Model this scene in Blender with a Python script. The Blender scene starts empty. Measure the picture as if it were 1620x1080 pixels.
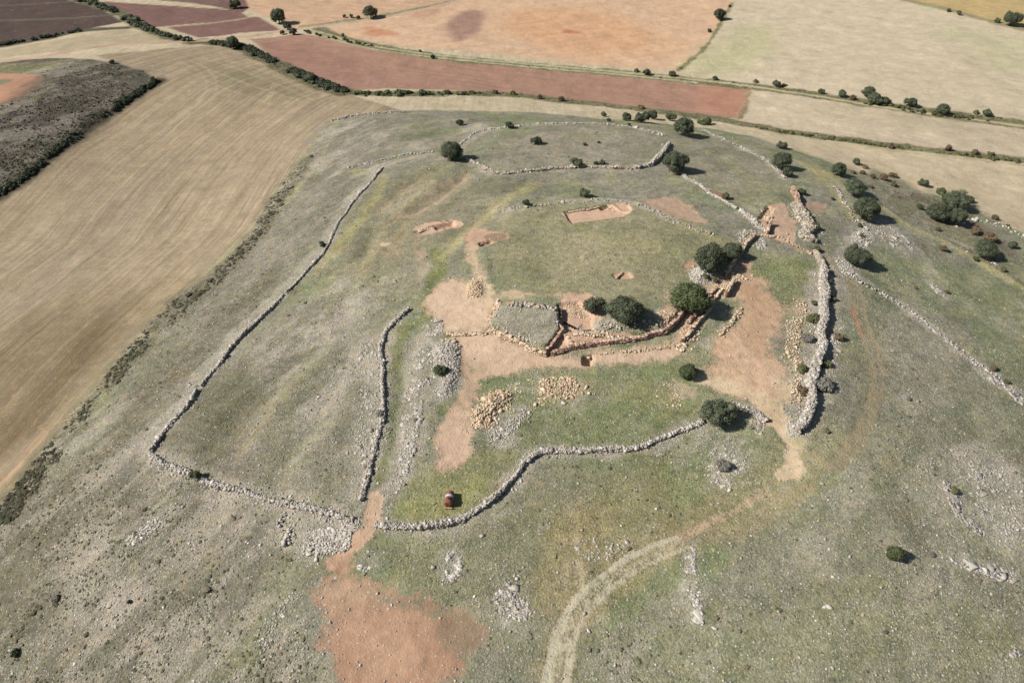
import bpy, bmesh, math, random
import numpy as np
from mathutils import Vector, Matrix

# ------------------------------------------------------------------ camera, sky, sun
sc = bpy.context.scene
col = sc.collection
PITCH = math.radians(42.0)
CAMZ = 80.0
cam_d = bpy.data.cameras.new('camera')
cam_d.lens = 24; cam_d.sensor_width = 36; cam_d.clip_start = 0.5; cam_d.clip_end = 9000
cam = bpy.data.objects.new('camera', cam_d); col.objects.link(cam)
cam.location = (0, 0, CAMZ); cam.rotation_euler = (math.radians(90) - PITCH, 0, 0)
sc.camera = cam
SUN_EL = math.radians(40); SUN_AZ = math.radians(10)      # light travels towards +X, a little towards +Y
world = bpy.data.worlds.new('World'); sc.world = world; world.use_nodes = True
wn = world.node_tree; wn.nodes.clear()
sky = wn.nodes.new('ShaderNodeTexSky'); sky.sky_type = 'NISHITA'; sky.sun_disc = False
sky.sun_elevation = SUN_EL; sky.sun_rotation = math.radians(260)
bg = wn.nodes.new('ShaderNodeBackground'); bg.inputs['Strength'].default_value = 0.05
wo = wn.nodes.new('ShaderNodeOutputWorld')
wn.links.new(sky.outputs[0], bg.inputs[0]); wn.links.new(bg.outputs[0], wo.inputs[0])
sun_d = bpy.data.lights.new('sun', 'SUN'); sun_d.energy = 4.6; sun_d.angle = math.radians(0.53); sun_d.color = (1, .968, .915)
sun = bpy.data.objects.new('sun', sun_d); col.objects.link(sun)
ld = Vector((math.cos(SUN_AZ)*math.cos(SUN_EL), math.sin(SUN_AZ)*math.cos(SUN_EL), -math.sin(SUN_EL)))
sun.rotation_euler = ld.to_track_quat('-Z', 'Y').to_euler(); sun.location = (-60, -10, 120)
vs = sc.view_settings; vs.view_transform = 'Standard'; vs.look = 'None'; vs.gamma = 1; vs.use_curve_mapping = False
vs.exposure = 0.54
sc.cycles.diffuse_bounces = 2
ALB = 0.70          # photo brightness -> base colour

# ------------------------------------------------------------------ small helpers
rng = np.random.default_rng(7); random.seed(7)
def lin(c, k=ALB):
    c = np.asarray(c, float)/255.0
    return np.where(c <= .04045, c/12.92, ((c+.055)/1.055)**2.4)*k
FPX = 1080.0
def rays(p):
    p = np.atleast_2d(np.asarray(p, float))
    a = (p[:, 0]-810)/FPX; b = -(p[:, 1]-540)/FPX
    c, s = math.cos(PITCH), math.sin(PITCH)
    return np.stack([a, c+b*s, -s+b*c], 1)
def at_z(px, py, z):
    d = rays([(px, py)])[0]; t = (z-CAMZ)/d[2]
    return d[0]*t, d[1]*t
def sstep(a, b, x):
    t = np.clip((x-a)/(b-a), 0, 1); return t*t*(3-2*t)
def _hash(ix, iy, seed):
    h = (ix.astype(np.int64)*374761393 + iy.astype(np.int64)*668265263 + seed*1442695041) & 0xffffffff
    h = ((h ^ (h >> 13))*1274126177) & 0xffffffff
    return ((h ^ (h >> 16)) & 0xffff)/65535.0
def vnoise(x, y, scale, seed=0):
    x = x/scale; y = y/scale
    ix = np.floor(x); iy = np.floor(y); fx = x-ix; fy = y-iy
    fx = fx*fx*(3-2*fx); fy = fy*fy*(3-2*fy)
    a = _hash(ix, iy, seed); b = _hash(ix+1, iy, seed); c = _hash(ix, iy+1, seed); d = _hash(ix+1, iy+1, seed)
    return (a*(1-fx)+b*fx)*(1-fy)+(c*(1-fx)+d*fx)*fy
def fbm(x, y, scale, seed=0, oct=4):
    s = 0; a = 1; t = 0
    for o in range(oct):
        s = s + a*vnoise(x+o*17.3, y-o*9.1, scale/2**o, seed+o*13); t += a; a *= .55
    return s/t

# ------------------------------------------------------------------ terrain height
CP = [  # pixel x, pixel y, height
 (900,420,0),(800,380,-.3),(1000,400,.2),(1120,350,-1.0),(850,330,-1.0),(1000,320,-1.4),(930,290,-3.4),(700,320,-3.0),(760,330,-1.8),(640,400,-2.6),
 (730,470,-1.2),(850,480,.1),(1000,470,.4),(700,590,-2.4),(800,600,-2.2),(950,620,-2.4),(1080,560,-1.6),(1200,500,-1.6),(1230,420,-1.6),(1240,360,-2.0),
 (1230,600,-2.2),(1290,560,-2.6),(1330,430,-3.2),(560,450,-3.4),(610,560,-3.2),(500,560,-4.4),(400,620,-5.4),(520,380,-5.0),(580,290,-5.6),
 (650,250,-6.0),(800,250,-5.0),(950,240,-5.2),(1040,240,-5.4),(720,200,-9.5),(900,195,-9.5),(1050,200,-10.5),(600,195,-11.5),
 (460,465,-6.0),(330,600,-6.8),(240,715,-7.0),(400,780,-5.4),(560,820,-4.2),(700,800,-3.6),(650,700,-3.2),(800,740,-3.4),(1000,700,-3.2),(1130,670,-3.0),
 (520,190,-14.5),(440,310,-12.5),(400,360,-12.2),(330,430,-12.2),(190,560,-13),(60,720,-14),(0,800,-15),
 (480,250,-13.5),(250,480,-13),(120,500,-16.5),(0,600,-18),(0,350,-22),(200,300,-20),(350,250,-18.5),(330,140,-18.5),(480,150,-18.0),(160,200,-20.5),(0,320,-21.5),
 (100,150,-15.0),(180,120,-16.5),(40,210,-16.5),(0,130,-16.0),(240,130,-18.5),(0,60,-22),(200,50,-21),(400,40,-22),
 (560,160,-16.5),(700,165,-16.0),(900,175,-16.5),(1100,195,-17),(700,90,-19),(1000,120,-19.5),(810,0,-22),(400,0,-22),(0,0,-22),(1200,0,-22),(1620,0,-22),(1200,60,-21),(1500,100,-22),
 (1250,215,-17.5),(1350,260,-17.5),(1500,270,-20.5),(1620,330,-21),(1620,230,-21.5),(1450,200,-20.5),(1250,160,-19.5),
 (1150,260,-6.2),(1240,280,-6.8),(1300,340,-6.0),(1370,330,-8.6),(1320,270,-12),(1450,330,-14.5),(1500,350,-14.8),(1600,380,-16),(1550,420,-13.5),
 (1350,400,-5.6),(1420,470,-7.0),(1500,500,-9.0),(1620,600,-12),(1620,480,-13.8),(1400,600,-5.8),(1500,700,-8.0),(1620,780,-11),(1300,750,-4.6),
 (1200,850,-4.4),(1400,900,-6.6),(1620,1000,-10.5),(1300,1080,-6.5),(1000,900,-4.6),(850,1080,-6.2),(600,950,-5.2),(700,1080,-6.4),
 (400,950,-6.8),(200,850,-8.6),(100,950,-11),(0,1000,-13.5),(300,1080,-9.4),(0,1080,-14.5),(100,700,-12.5),(250,780,-7.6)]
cx, cy, cz = [], [], []
for a, b, z in CP:
    z = z*(1-.30*min(1, max(0, (a-1180)/120)))
    X, Y = at_z(a, b, z); cx.append(X); cy.append(Y); cz.append(z)
for k in range(24):
    an = 2*math.pi*k/24
    for R, z in ((520, -26), (900, -26)):
        cx.append(R*math.sin(an)); cy.append(250+R*math.cos(an)); cz.append(z+3*math.sin(3*an))
for X, Y, z in ((0,-60,-16),(-120,-40,-22),(120,-40,-22),(0,0,-10),(-90,20,-19),(90,20,-15)):
    cx.append(X); cy.append(Y); cz.append(z)
cx = np.array(cx)/100; cy = np.array(cy)/100; cz = np.array(cz)
def _U(r2): return np.where(r2 > 0, r2*np.log(np.maximum(r2, 1e-12)), 0)
n = len(cx)
A = np.zeros((n+3, n+3)); A[:n, :n] = _U((cx[:, None]-cx)**2+(cy[:, None]-cy)**2) + np.eye(n)*0.004
A[:n, n] = 1; A[:n, n+1] = cx; A[:n, n+2] = cy; A[n:, :n] = A[:n, n:].T
W = np.linalg.solve(A, np.r_[cz, 0, 0, 0])
def axis(lo, f0, f1, hi, d, g, dmax, m0, m1):
    a = list(np.arange(f0, f1+d/2, d)); s = d
    while a[-1] < hi: s = min(s*(g if a[-1] < m1 else 1.12), dmax); a.append(a[-1]+s)
    s = d
    b = []; x = f0
    while x > lo: s = min(s*(g if x > m0 else 1.12), dmax); x -= s; b.append(x)
    return np.array(b[::-1]+a)
gx = axis(-1900, -52, 78, 1900, .29, 1.008, 60, -300, 330)
gy = axis(-900, 38, 152, 2600, .29, 1.006, 60, 10, 420)
NX, NY = len(gx), len(gy)
GX, GY = np.meshgrid(gx, gy)            # [iy, ix]
H = np.empty_like(GX)
for i in range(0, NY, 40):
    X = GX[i:i+40].ravel()/100; Y = GY[i:i+40].ravel()/100
    v = W[n] + W[n+1]*X + W[n+2]*Y
    for k in range(n): v += W[k]*_U((X-cx[k])**2+(Y-cy[k])**2)
    H[i:i+40] = v.reshape(-1, NX)
far = sstep(480, 800, np.hypot(GX, GY-200))
H = H*(1-far) + far*(-25 + 30*(fbm(GX, GY, 700, 5)-.35))
H += (fbm(GX, GY, 9, 3, 5)-.5)*.9*(1-far)
def hgt(x, y):
    x = np.asarray(x, float); y = np.asarray(y, float)
    i = np.clip(np.searchsorted(gx, x)-1, 0, NX-2); j = np.clip(np.searchsorted(gy, y)-1, 0, NY-2)
    fx = np.clip((x-gx[i])/(gx[i+1]-gx[i]), 0, 1); fy = np.clip((y-gy[j])/(gy[j+1]-gy[j]), 0, 1)
    return (H[j, i]*(1-fx)+H[j, i+1]*fx)*(1-fy)+(H[j+1, i]*(1-fx)+H[j+1, i+1]*fx)*fy
def ground(p):
    """points of the ground seen at photo pixels -> (n,3)"""
    d = rays(p); lo = np.full(len(d), 30.0); T = np.linspace(40, 1200, 600)
    out = np.zeros((len(d), 3))
    for k in range(len(d)):
        P = d[k][None, :]*T[:, None]; P[:, 2] += CAMZ
        s = P[:, 2]-hgt(P[:, 0], P[:, 1]); w = np.where(s < 0)[0]
        q = w[0] if len(w) else len(T)-1
        a, b = T[max(q-1, 0)], T[q]
        for _ in range(14):
            m = (a+b)/2; x, y, z = d[k]*m
            if z+CAMZ-float(hgt(x, y)) < 0: b = m
            else: a = m
        m = (a+b)/2; out[k] = d[k]*m+np.array([0, 0, CAMZ])
    return out
def depth(P): return P[1]*math.cos(PITCH)-(P[2]-CAMZ)*math.sin(PITCH)
def mpp(P): return depth(P)/FPX          # metres per photo pixel

# distances to polylines / polygons on a patch of the grid
def patch(P, pad):
    x0, x1 = P[:, 0].min()-pad, P[:, 0].max()+pad; y0, y1 = P[:, 1].min()-pad, P[:, 1].max()+pad
    i0, i1 = np.searchsorted(gx, x0), np.searchsorted(gx, x1); j0, j1 = np.searchsorted(gy, y0), np.searchsorted(gy, y1)
    return slice(max(j0-1, 0), j1+1), slice(max(i0-1, 0), i1+1)
def pdist(X, Y, P, closed=False, along=False):
    D = np.full(X.shape, 1e9); S = np.zeros(X.shape); acc = 0
    n = len(P); inside = np.zeros(X.shape, bool)
    for k in range(n if closed else n-1):
        a = P[k]; b = P[(k+1) % n]; e = b-a; L2 = max(e[0]**2+e[1]**2, 1e-9)
        t = np.clip(((X-a[0])*e[0]+(Y-a[1])*e[1])/L2, 0, 1)
        d = np.hypot(X-a[0]-t*e[0], Y-a[1]-t*e[1])
        m = d < D; D = np.where(m, d, D); S = np.where(m, acc+t*math.sqrt(L2), S); acc += math.sqrt(L2)
        if closed:
            c = (a[1] > Y) != (b[1] > Y)
            xi = a[0]+(Y-a[1])*e[0]/(e[1] if abs(e[1]) > 1e-9 else 1e-9)
            inside ^= c & (X < xi)
    if closed: D = np.where(inside, -D, D)
    return (D, S) if along else D
def smooth(p, it=2):
    p = [np.asarray(q, float) for q in p]
    for _ in range(it):
        o = [p[0]]
        for a, b in zip(p[:-1], p[1:]): o += [a*.75+b*.25, a*.25+b*.75]
        o.append(p[-1]); p = o
    return np.array(p)
def smoothc(p, it=1):
    p = [np.asarray(q, float) for q in p]
    for _ in range(it):
        o = []
        for a, b in zip(p, p[1:]+p[:1]): o += [a*.75+b*.25, a*.25+b*.75]
        p = o
    return np.array(p)

# ------------------------------------------------------------------ ground cover (all in metres, on the ground)
COV = np.zeros(GX.shape+(4,)); SOIL = np.zeros(GX.shape+(4,)); MSK = np.zeros(GX.shape+(4,))   # MSK: stone, scrub, stripes, gravel
FUV = np.stack([GX, GY], -1).copy(); RID = np.zeros(GX.shape, int)
NAMES = []
def rid(name, label):
    if (name, label) not in NAMES: NAMES.append((name, label))
    return NAMES.index((name, label))
def region(px, rname=None, cov=None, soil=None, soilk=1, stone=None, scrub=None, stripe=None, gravel=None, grass=None,
           soft=1.0, wob=0.0, wsc=6.0, line=None, dir=None, curve=None, k=1.0, it=1, exact=False, break_=0):
    p = np.array(px, float)
    if not exact: p = smooth(p, 2) if line is not None else smoothc(p, it)
    P = ground(p)
    w2 = 0 if line is None else (max(line) if isinstance(line, tuple) else line)/2
    sl = patch(P, w2+soft*2+wob*2+1); X, Y = GX[sl], GY[sl]
    if line is None: D = pdist(X, Y, P, True)
    else:
        D, S = pdist(X, Y, P, False, True); L = S.max()+1e-6
        w = line if not isinstance(line, tuple) else line[0]+(line[1]-line[0])*S/L
        D = D-np.asarray(w)/2
    if wob: D = D+(fbm(X, Y, wsc, len(px)*7+int(p[0, 0]), 4)-.5)*2*wob
    m = (1-sstep(-soft/2, soft/2, D))*k
    if break_: m = m*sstep(break_-.12, break_+.12, fbm(X, Y, 3.5, 77, 3))
    def mix(A, c, v):
        A[sl][..., c] = A[sl][..., c]*(1-m)+v*m
    if cov is not None:
        if cov[1] >= cov[0]-1: cov = (cov[0]*1.095, cov[1]*1.03, cov[2]*1.10)
        for c in range(3): mix(COV, c, lin(cov)[c])
    if grass is not None: mix(COV, 3, grass)
    if soil is not None:
        q_ = (soil[0]+soil[1]+soil[2])/3; soil = (min((soil[0]*.88+q_*.12)*1.06, 235), (soil[1]*.88+q_*.12)*1.12, (soil[2]*.88+q_*.12)*1.12)
        s = SOIL[sl]; ms = m[..., None]*(1-s[..., 3:]*0)
        s[..., :3] = np.where(m[..., None] > .02, lin(soil)*np.clip(ms+.0*s[..., :3], .0, 1)**.5+s[..., :3]*(1-np.clip(ms, 0, 1)**.5), s[..., :3])
        s[..., 3] = s[..., 3]*(1-m)+soilk*m if soilk == 0 else np.maximum(s[..., 3], soilk*m)
    for c, v in enumerate((stone, scrub, stripe, gravel)):
        if v is not None: mix(MSK, c, v)
    if dir is not None:
        a = ground([dir[0], dir[1]]); e = a[1, :2]-a[0, :2]; e /= np.hypot(*e); mm = m > .5
        FUV[sl][mm] = np.stack([X*e[1]-Y*e[0], X*e[0]+Y*e[1]], -1)[mm]
    if curve is not None:
        Q = ground(smooth(curve, 2)); Dc, Sc = pdist(X, Y, Q, False, True); mm = m > .5
        FUV[sl][mm] = np.stack([Dc, Sc], -1)[mm]
    if rname: RID[sl][m > .5] = rid(*rname)

HILL = ('hillside', 'grey green stony pasture covering the hill')
rid(*HILL)
# default cover: hill pasture
f1 = fbm(GX, GY, 16, 11)[..., None]; f2 = fbm(GX, GY, 5, 21)[..., None]; f3 = fbm(GX, GY, 28, 31)[..., None]
c_grey = lin((148,144,127)); c_green = lin((141,143,116)); c_yel = lin((168,163,128)); c_lil = lin((150,142,130))
c_green = c_green*np.array([.98, 1.0, .95]); c_yel = c_yel*1.04
base = c_grey*(1-sstep(.42, .6, f1))+c_green*sstep(.42, .6, f1)
base = base*(1-.45*sstep(.5, .68, f2))+c_yel*.45*sstep(.5, .68, f2)
base = base*(1-.5*sstep(.5, .65, f3))+c_lil*.5*sstep(.5, .65, f3)
COV[..., :3] = base; COV[..., 3] = 1.0
SOIL[..., :3] = lin((188,150,122))
MSK[..., 0] = .18*sstep(.35, .65, fbm(GX, GY, 10, 41)); MSK[..., 1] = .07+.14*sstep(.45, .7, fbm(GX, GY, 12, 51))
TOP = -170
# the open field plain everywhere beyond the hill
STUB = ('stubble_field', 'pale harvested stubble fields round the hill')
edgeL = [(-900,1500),(-420,1150),(-60,850),(0,795),(60,722),(120,642),(190,562),(262,482),(330,432),(400,362),(425,318),(455,275),(480,245),(505,208),(535,186),(600,176),(700,175),
         (850,178),(950,188),(1050,196),(1120,203),(1180,214),(1240,232),(1300,250),(1365,272),(1440,296),(1520,318),(1570,345),(1640,375),(1900,470),(2300,640)]
plain = edgeL + [(2600,300),(2300,TOP),(810,TOP),(-700,TOP),(-1500,300),(-1500,1300)]
P = ground(smoothc(plain, 0)); D = pdist(GX, GY, P, True)
behind = (np.hypot(GX, GY-120) > 320)
D = np.where(behind, -50, D)+(fbm(GX, GY, 5, 61)-.5)*2.4
m = (1-sstep(-.6, .6, D))[..., None]
fn = fbm(GX, GY, 45, 71)[..., None]
COV[..., :3] = COV[..., :3]*(1-m)+(lin((203,187,158))*(1-fn*.5)+lin((188,176,146))*fn*.5)*m
COV[..., 3] = COV[..., 3]*(1-m[..., 0])+.48*m[..., 0]
MSK[..., 0] *= (1-m[..., 0]); MSK[..., 1] *= (1-m[..., 0]); MSK[..., 2] = .5*m[..., 0]
RID[D < 0] = rid(*STUB)
patchw = fbm(GX, GY, 260, 91); fw = sstep(300, 460, np.hypot(GX-20, GY-150))*sstep(.5, .54, patchw)
COV[..., :3] = COV[..., :3]*(1-fw[..., None])+lin((172,124,102))*fw[..., None]

# left stubble field, mown along the contour
LEFTF = ('stubble_field', 'long harvested field left of the hill with curved mowing lines')
leftcurve = [(-60,850),(60,722),(190,562),(330,432),(400,362),(440,290),(490,215),(560,168)]
region([(-120,900),(-60,845),(0,795),(60,722),(120,642),(190,562),(262,482),(330,432),(400,362),(425,318),(455,275),(480,245),(505,208),(535,186),(640,176),(560,152),(510,140),(440,108),(395,82),(330,72),(250,78),(150,88),(180,98),(255,128),(120,215),(0,305),(-300,450),(-700,700),(-700,1300)],
       LEFTF, cov=(166,149,123), stripe=1.0, soft=1.2, curve=leftcurve, exact=True)
region([(300,95),(400,108),(480,140),(505,152),(440,162),(370,145),(310,120)], cov=(142,131,104), soft=14, wob=4, k=.8)
region([(150,300),(260,240),(300,260),(200,380),(60,520),(-20,560),(0,420)], cov=(156,142,120), soft=20, wob=6, k=.7)
region([(-200,820),(-60,560),(80,480),(200,470),(250,450),(200,530),(110,620),(40,710),(-40,800)], cov=(134,118,92), soft=16, wob=6, k=.85)
region([(-40,740),(60,610),(150,500),(180,530),(90,630),(20,720)], cov=(114,99,74), soft=8, wob=4, k=.7)
region([(-60,850),(30,740),(110,650),(190,560),(290,450)], cov=(178,150,120), soft=3, line=3, wob=1.5, k=.8)
for q_p in ([(300,96),(350,118),(410,140),(470,158)], [(318,92),(380,110),(450,138),(500,160)], [(290,110),(340,135),(400,155),(440,168)], [(345,92),(420,112),(480,142)], [(270,92),(310,108),(330,130),(320,160),(250,230)], [(285,90),(325,106),(348,132),(330,170)], [(432,132),(425,150),(418,165)], [(436,133),(430,151),(424,166)]):
    region(q_p, line=.7, cov=(192,176,144), soft=.9, k=.5)
# fields top left
region([(-300,TOP),(-60,TOP),(60,-20),(115,2),(160,14),(195,35),(130,48),(60,62),(0,72),(-300,100)], ('ploughed_field','dark brown ploughed field in the top left corner'), cov=(86,70,63), stripe=.3, soft=1, exact=True, dir=((0,30),(180,18)), grass=.1)
region([(-200,34),(0,33),(100,30),(180,24)], line=3, cov=(92,92,72), soft=1.2)
region([(-200,12),(0,10),(100,4),(140,2)], line=1.6, cov=(105,96,84), soft=1.2)
region([(-200,110),(0,73),(60,64),(130,48),(200,44)], line=5, cov=(92,92,70), soft=2, scrub=.8, wob=1)
region([(150,2),(380,18),(395,30),(260,42),(235,45),(205,30),(165,12)], ('ploughed_field','dark red ploughed field between hedge and track'), cov=(128,98,90), stripe=.8, soft=1, exact=True, dir=((180,0),(300,35)), grass=.1)
region([(60,TOP),(500,TOP),(380,-20),(395,12),(385,20),(300,5),(190,-5),(150,0)], ('ploughed_field','red brown ploughed field at the top left edge'), cov=(124,96,90), stripe=.8, soft=1, exact=True, dir=((180,0),(300,35)), grass=.1)
region([(265,44),(390,28),(410,27),(445,48),(380,52),(315,60)], ('ploughed_field','small red ploughed field by the track fork'), cov=(134,102,92), stripe=.5, soft=1, exact=True, dir=((270,50),(440,40)), grass=.1)
region([(260,43),(330,38),(390,29)], line=1.8, cov=(170,155,128), soft=1)
region([(-200,95),(0,80),(100,62),(195,46),(240,55),(275,66),(180,72),(90,82),(0,92),(-200,110)], ('stubble_field','narrow pale strip field beside the track'), cov=(184,168,138), stripe=.5, soft=1, exact=True, dir=((0,85),(200,60)))
# fields top centre
region([(380,-20),(520,-30),(720,2),(600,24),(540,34),(470,46),(430,30),(395,15)], ('stubble_field','pale pinkish field round the lone oak at the top'), cov=(202,168,138), stripe=.5, soft=1, exact=True, dir=((400,0),(600,20)))
region([(760,-5),(1160,TOP),(1158,5),(1140,30),(1115,75),(1072,112),(960,104),(800,88),(640,74),(560,62),(515,47),(600,28)], ('orange_field','broad orange brown field at the top centre'), cov=(210,176,144), stripe=.42, soft=1.2, exact=True, dir=((640,20),(800,0)), grass=.1)
region([(505,-60),(1170,TOP),(1160,0),(760,0)], ('orange_field','broad orange brown field at the top centre'), cov=(208,174,144), stripe=.42, soft=1.2, exact=True, dir=((640,20),(800,0)), grass=.1)
region([(800,20),(870,10),(960,15),(1040,50),(1060,80),(960,92),(850,78),(790,55)], cov=(210,164,124), soft=22, wob=12, wsc=25, k=.8)
region([(720,20),(760,14),(770,25),(750,60),(720,68),(705,55)], cov=(156,122,108), soft=8, wob=4, wsc=10, k=.85)
region([(565,46),(600,44),(640,56),(600,58)], cov=(196,132,98), soft=6, wob=4, k=.8)
region([(890,47),(925,50),(920,55),(895,53)], cov=(178,115,85), soft=3, wob=2, k=.8)
region([(640,20),(680,12),(700,20),(660,32)], cov=(184,142,118), soft=9, wob=5, k=.7)
region([(395,62),(480,54),(560,68),(700,90),(860,107),(1000,120),(1185,138),(1182,165),(1168,188),(1080,180),(960,166),(850,152),(700,142),(560,142),(515,130),(440,95)], ('ploughed_field','long brick red ploughed field behind the hill'), cov=(168,132,112), stripe=.5, soft=1, exact=True, dir=((500,90),(1180,170)), grass=.1)
region([(400,66),(470,68),(560,95),(600,130),(540,132),(450,98)], cov=(154,116,102), soft=14, wob=8, k=.7)
region([(1100,138),(1185,138),(1180,170),(1165,188),(1110,182)], cov=(180,128,102), soft=10, k=.5, dir=((1180,140),(1165,188)))
# field to the right
region([(1165,0),(1500,-10),(1620,45),(1900,80),(2200,300),(1620,195),(1500,182),(1340,158),(1180,132),(1075,115),(1118,76),(1142,32)], ('stubble_field','large pale beige field at the top right'), cov=(202,187,160), stripe=.18, soft=1.2, exact=True, dir=((1150,60),(1600,120)))
region([(1130,70),(1180,40),(1250,50),(1200,100),(1120,118),(1080,112)], cov=(186,182,138), soft=20, wob=8, wsc=20, k=.7)
region([(1480,40),(1620,60),(1650,120),(1540,110)], cov=(188,184,145), soft=20, wob=9, wsc=20, k=.6)
region([(1420,TOP),(1430,0),(1500,14),(1620,45),(2000,80),(2200,TOP)], ('stubble_field','golden ochre field in the top right corner'), cov=(190,166,118), stripe=.4, soft=1, exact=True, dir=((1430,0),(1620,45)))
region([(1430,0),(1500,15),(1560,32),(1640,52),(1900,90)], line=5, cov=(140,142,98), soft=2, wob=1, scrub=.4)
region([(1192,136),(1340,160),(1500,185),(1700,215),(2100,330),(1620,252),(1400,228),(1260,212),(1175,190),(1188,160)], ('stubble_field','pale strip field right of the red field'), cov=(198,182,156), stripe=.22, soft=1, exact=True, dir=((1200,150),(1600,230)))
region([(1260,165),(1420,175),(1560,205),(1600,212),(1400,196)], cov=(184,172,142), soft=10, wob=6, k=.7)
region([(1190,215),(1400,232),(1620,258),(2100,340),(2300,640),(1900,475),(1640,378),(1570,347),(1520,320),(1440,298),(1365,274),(1300,252),(1240,233)], ('stubble_field','lower pale field at the right foot of the hill'), cov=(201,184,154), stripe=.22, soft=1, exact=True, dir=((1250,232),(1620,330)))
# grassy banks and lanes
BANK = ('grass_bank','rough grassy banks dividing the fields')
def bank(p, w, c=(128,124,92), sc_=.7, **kw): region(p, BANK, line=w, cov=c, soft=1.5, wob=1.3, wsc=4, scrub=sc_, stripe=0, grass=1, stone=.15, **kw)
bank([(545,146),(620,149),(700,148),(780,148),(830,152),(900,160),(1000,172),(1100,184),(1180,196),(1260,212),(1400,230),(1500,242),(1620,255),(1900,300)], 5.5)
bank([(505,46),(530,60),(600,76),(700,92),(800,101),(900,110),(1000,118),(1100,128),(1200,138),(1300,152),(1400,168),(1500,182),(1620,197),(1900,240)], 7)
bank([(1158,5),(1142,32),(1118,76),(1072,112)], 2, (140,138,98))
bank([(110,-5),(145,6),(185,18),(205,32),(235,48),(275,62),(305,68)], 6, (98,104,70))
bank([(318,66),(370,70),(410,88),(450,108),(500,132),(545,146)], 8, (104,106,74))
bank([(480,42),(530,36),(600,26),(680,10),(725,0)], 4, (150,148,112), .3)
bank([(1185,138),(1182,162),(1170,188)], 1.5, (160,140,110), .2)
TRACK = ('dirt_track','pale dirt tracks between the fields')
def track(p, w, c=(205,178,150), nm=TRACK, **kw): region(p, nm, line=w, cov=c, soft=.8, wob=.3, wsc=3, scrub=0, stripe=0, grass=.1, stone=.05, **kw)
track([(-200,125),(0,98),(70,90),(140,76),(200,70),(300,66),(380,60),(460,48),(520,40),(600,29),(660,18),(740,-2),(800,-30)], 3.6, (200,166,142))
track([(480,45),(510,52),(560,68),(640,82),(740,93),(860,104),(1000,116),(1120,128),(1240,144),(1370,166),(1500,184),(1620,200),(1900,245)], 1.6, (190,178,142))
track([(490,50),(560,73),(640,86),(740,97),(860,108),(1000,120),(1100,131)], 1.4, (185,176,140))
track([(1180,206),(1260,216),(1400,236),(1500,247),(1620,260)], 1.5, (196,182,146))
# dark scrub bank at the left edge
SCR = ('scrub_bank','dark heathery bank at the upper left')
region([(-300,135),(-40,105),(40,95),(110,92),(180,99),(225,112),(252,128),(205,160),(150,195),(90,240),(40,285),(0,312),(-300,460)], SCR, cov=(106,100,88), grass=1.3, scrub=.72, stone=.25, stripe=0, soft=1.4, wob=1.6, wsc=5, exact=True)
region([(-100,120),(0,115),(60,118),(72,128),(60,142),(20,162),(-100,200)], ('ploughed_field','small red field patch at the left edge'), cov=(186,142,112), scrub=0, stripe=.3, grass=.1, soft=1, wob=.5)
region([(-60,132),(0,126),(22,125),(18,130),(-10,138)], cov=(120,122,92), scrub=.3, soft=1)
region([(-100,105),(20,100),(90,98),(150,100),(90,108),(60,115),(-100,115)], cov=(135,132,98), scrub=.4, soft=3, wob=2)
region([(70,128),(100,112),(80,130),(62,150),(20,170),(-30,200)], line=3, cov=(128,130,92), scrub=.2, soft=2)
region([(80,110),(150,102),(120,118),(60,170),(0,220),(-60,240),(-20,170)], cov=(84,78,72), soft=12, wob=8, k=.75)
region([(252,128),(205,160),(150,195),(90,240),(40,285),(0,312),(-200,420)], line=4.5, cov=(72,72,52), scrub=1, soft=3, wob=1.5, k=.9)

# hill tones
region([(540,190),(640,182),(620,245),(590,280),(540,350),(500,400),(440,460),(330,590),(240,710),(150,640),(200,560),(330,440),(410,370),(480,270)], cov=(136,129,114), soft=8, wob=5, wsc=14, k=.75, scrub=.3, stone=.2)
region([(0,800),(120,650),(240,720),(520,830),(510,1080),(300,1200),(-200,1300),(-200,950)], cov=(124,119,104), soft=12, wob=7, wsc=16, k=.8, scrub=.38, stone=.34)
region([(-40,860),(60,780),(140,800),(160,900),(90,1040),(-60,1100)], cov=(130,123,108), soft=14, wob=8, wsc=10, k=.6, scrub=.6, stone=.2)
region([(250,700),(330,610),(420,520),(520,470),(590,540),(590,660),(570,780),(470,790),(330,750)], cov=(126,126,103), soft=6, wob=4, wsc=10, k=.8, scrub=.2, stone=.25)
region([(450,500),(540,450),(590,500),(560,600),(590,640),(590,690),(520,780),(440,740),(420,640),(440,560)], cov=(151,147,126), soft=12, wob=7, wsc=9, k=.6, stone=.5)
region([(275,690),(330,620),(400,560),(410,620),(380,700),(330,735)], cov=(122,119,95), soft=7, wob=3, k=.8, scrub=.35, stone=.1)
region([(500,400),(580,300),(700,260),(780,300),(700,400),(640,470),(560,520)], cov=(143,144,112), soft=8, wob=5, wsc=12, k=.65)
region([(780,330),(1000,310),(1160,370),(1080,440),(1040,480),(900,470),(780,460)], ('hilltop_grass','greener level grass on the hilltop'), cov=(144,147,110), soft=5, wob=3, wsc=12, k=.85, stone=.08)
region([(830,380),(960,360),(1060,400),(950,440),(850,430)], cov=(158,158,118), soft=12, wob=9, wsc=9, k=.5)
region([(760,225),(950,190),(1050,215),(1030,255),(880,262),(780,270)], cov=(144,145,119), soft=7, wob=4, k=.7)
region([(1080,210),(1200,230),(1250,300),(1180,320),(1080,270)], cov=(144,146,117), soft=7, wob=4, k=.7)
region([(750,590),(1080,560),(1180,600),(1200,640),(1020,700),(830,710),(750,760),(620,830),(760,820)], cov=(132,140,100), soft=8, wob=5, wsc=8, k=.8, stone=.2)
region([(760,600),(860,590),(1080,575),(1070,610),(900,600),(780,630)], cov=(116,132,84), soft=6, wob=4, wsc=6, k=.6)
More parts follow.
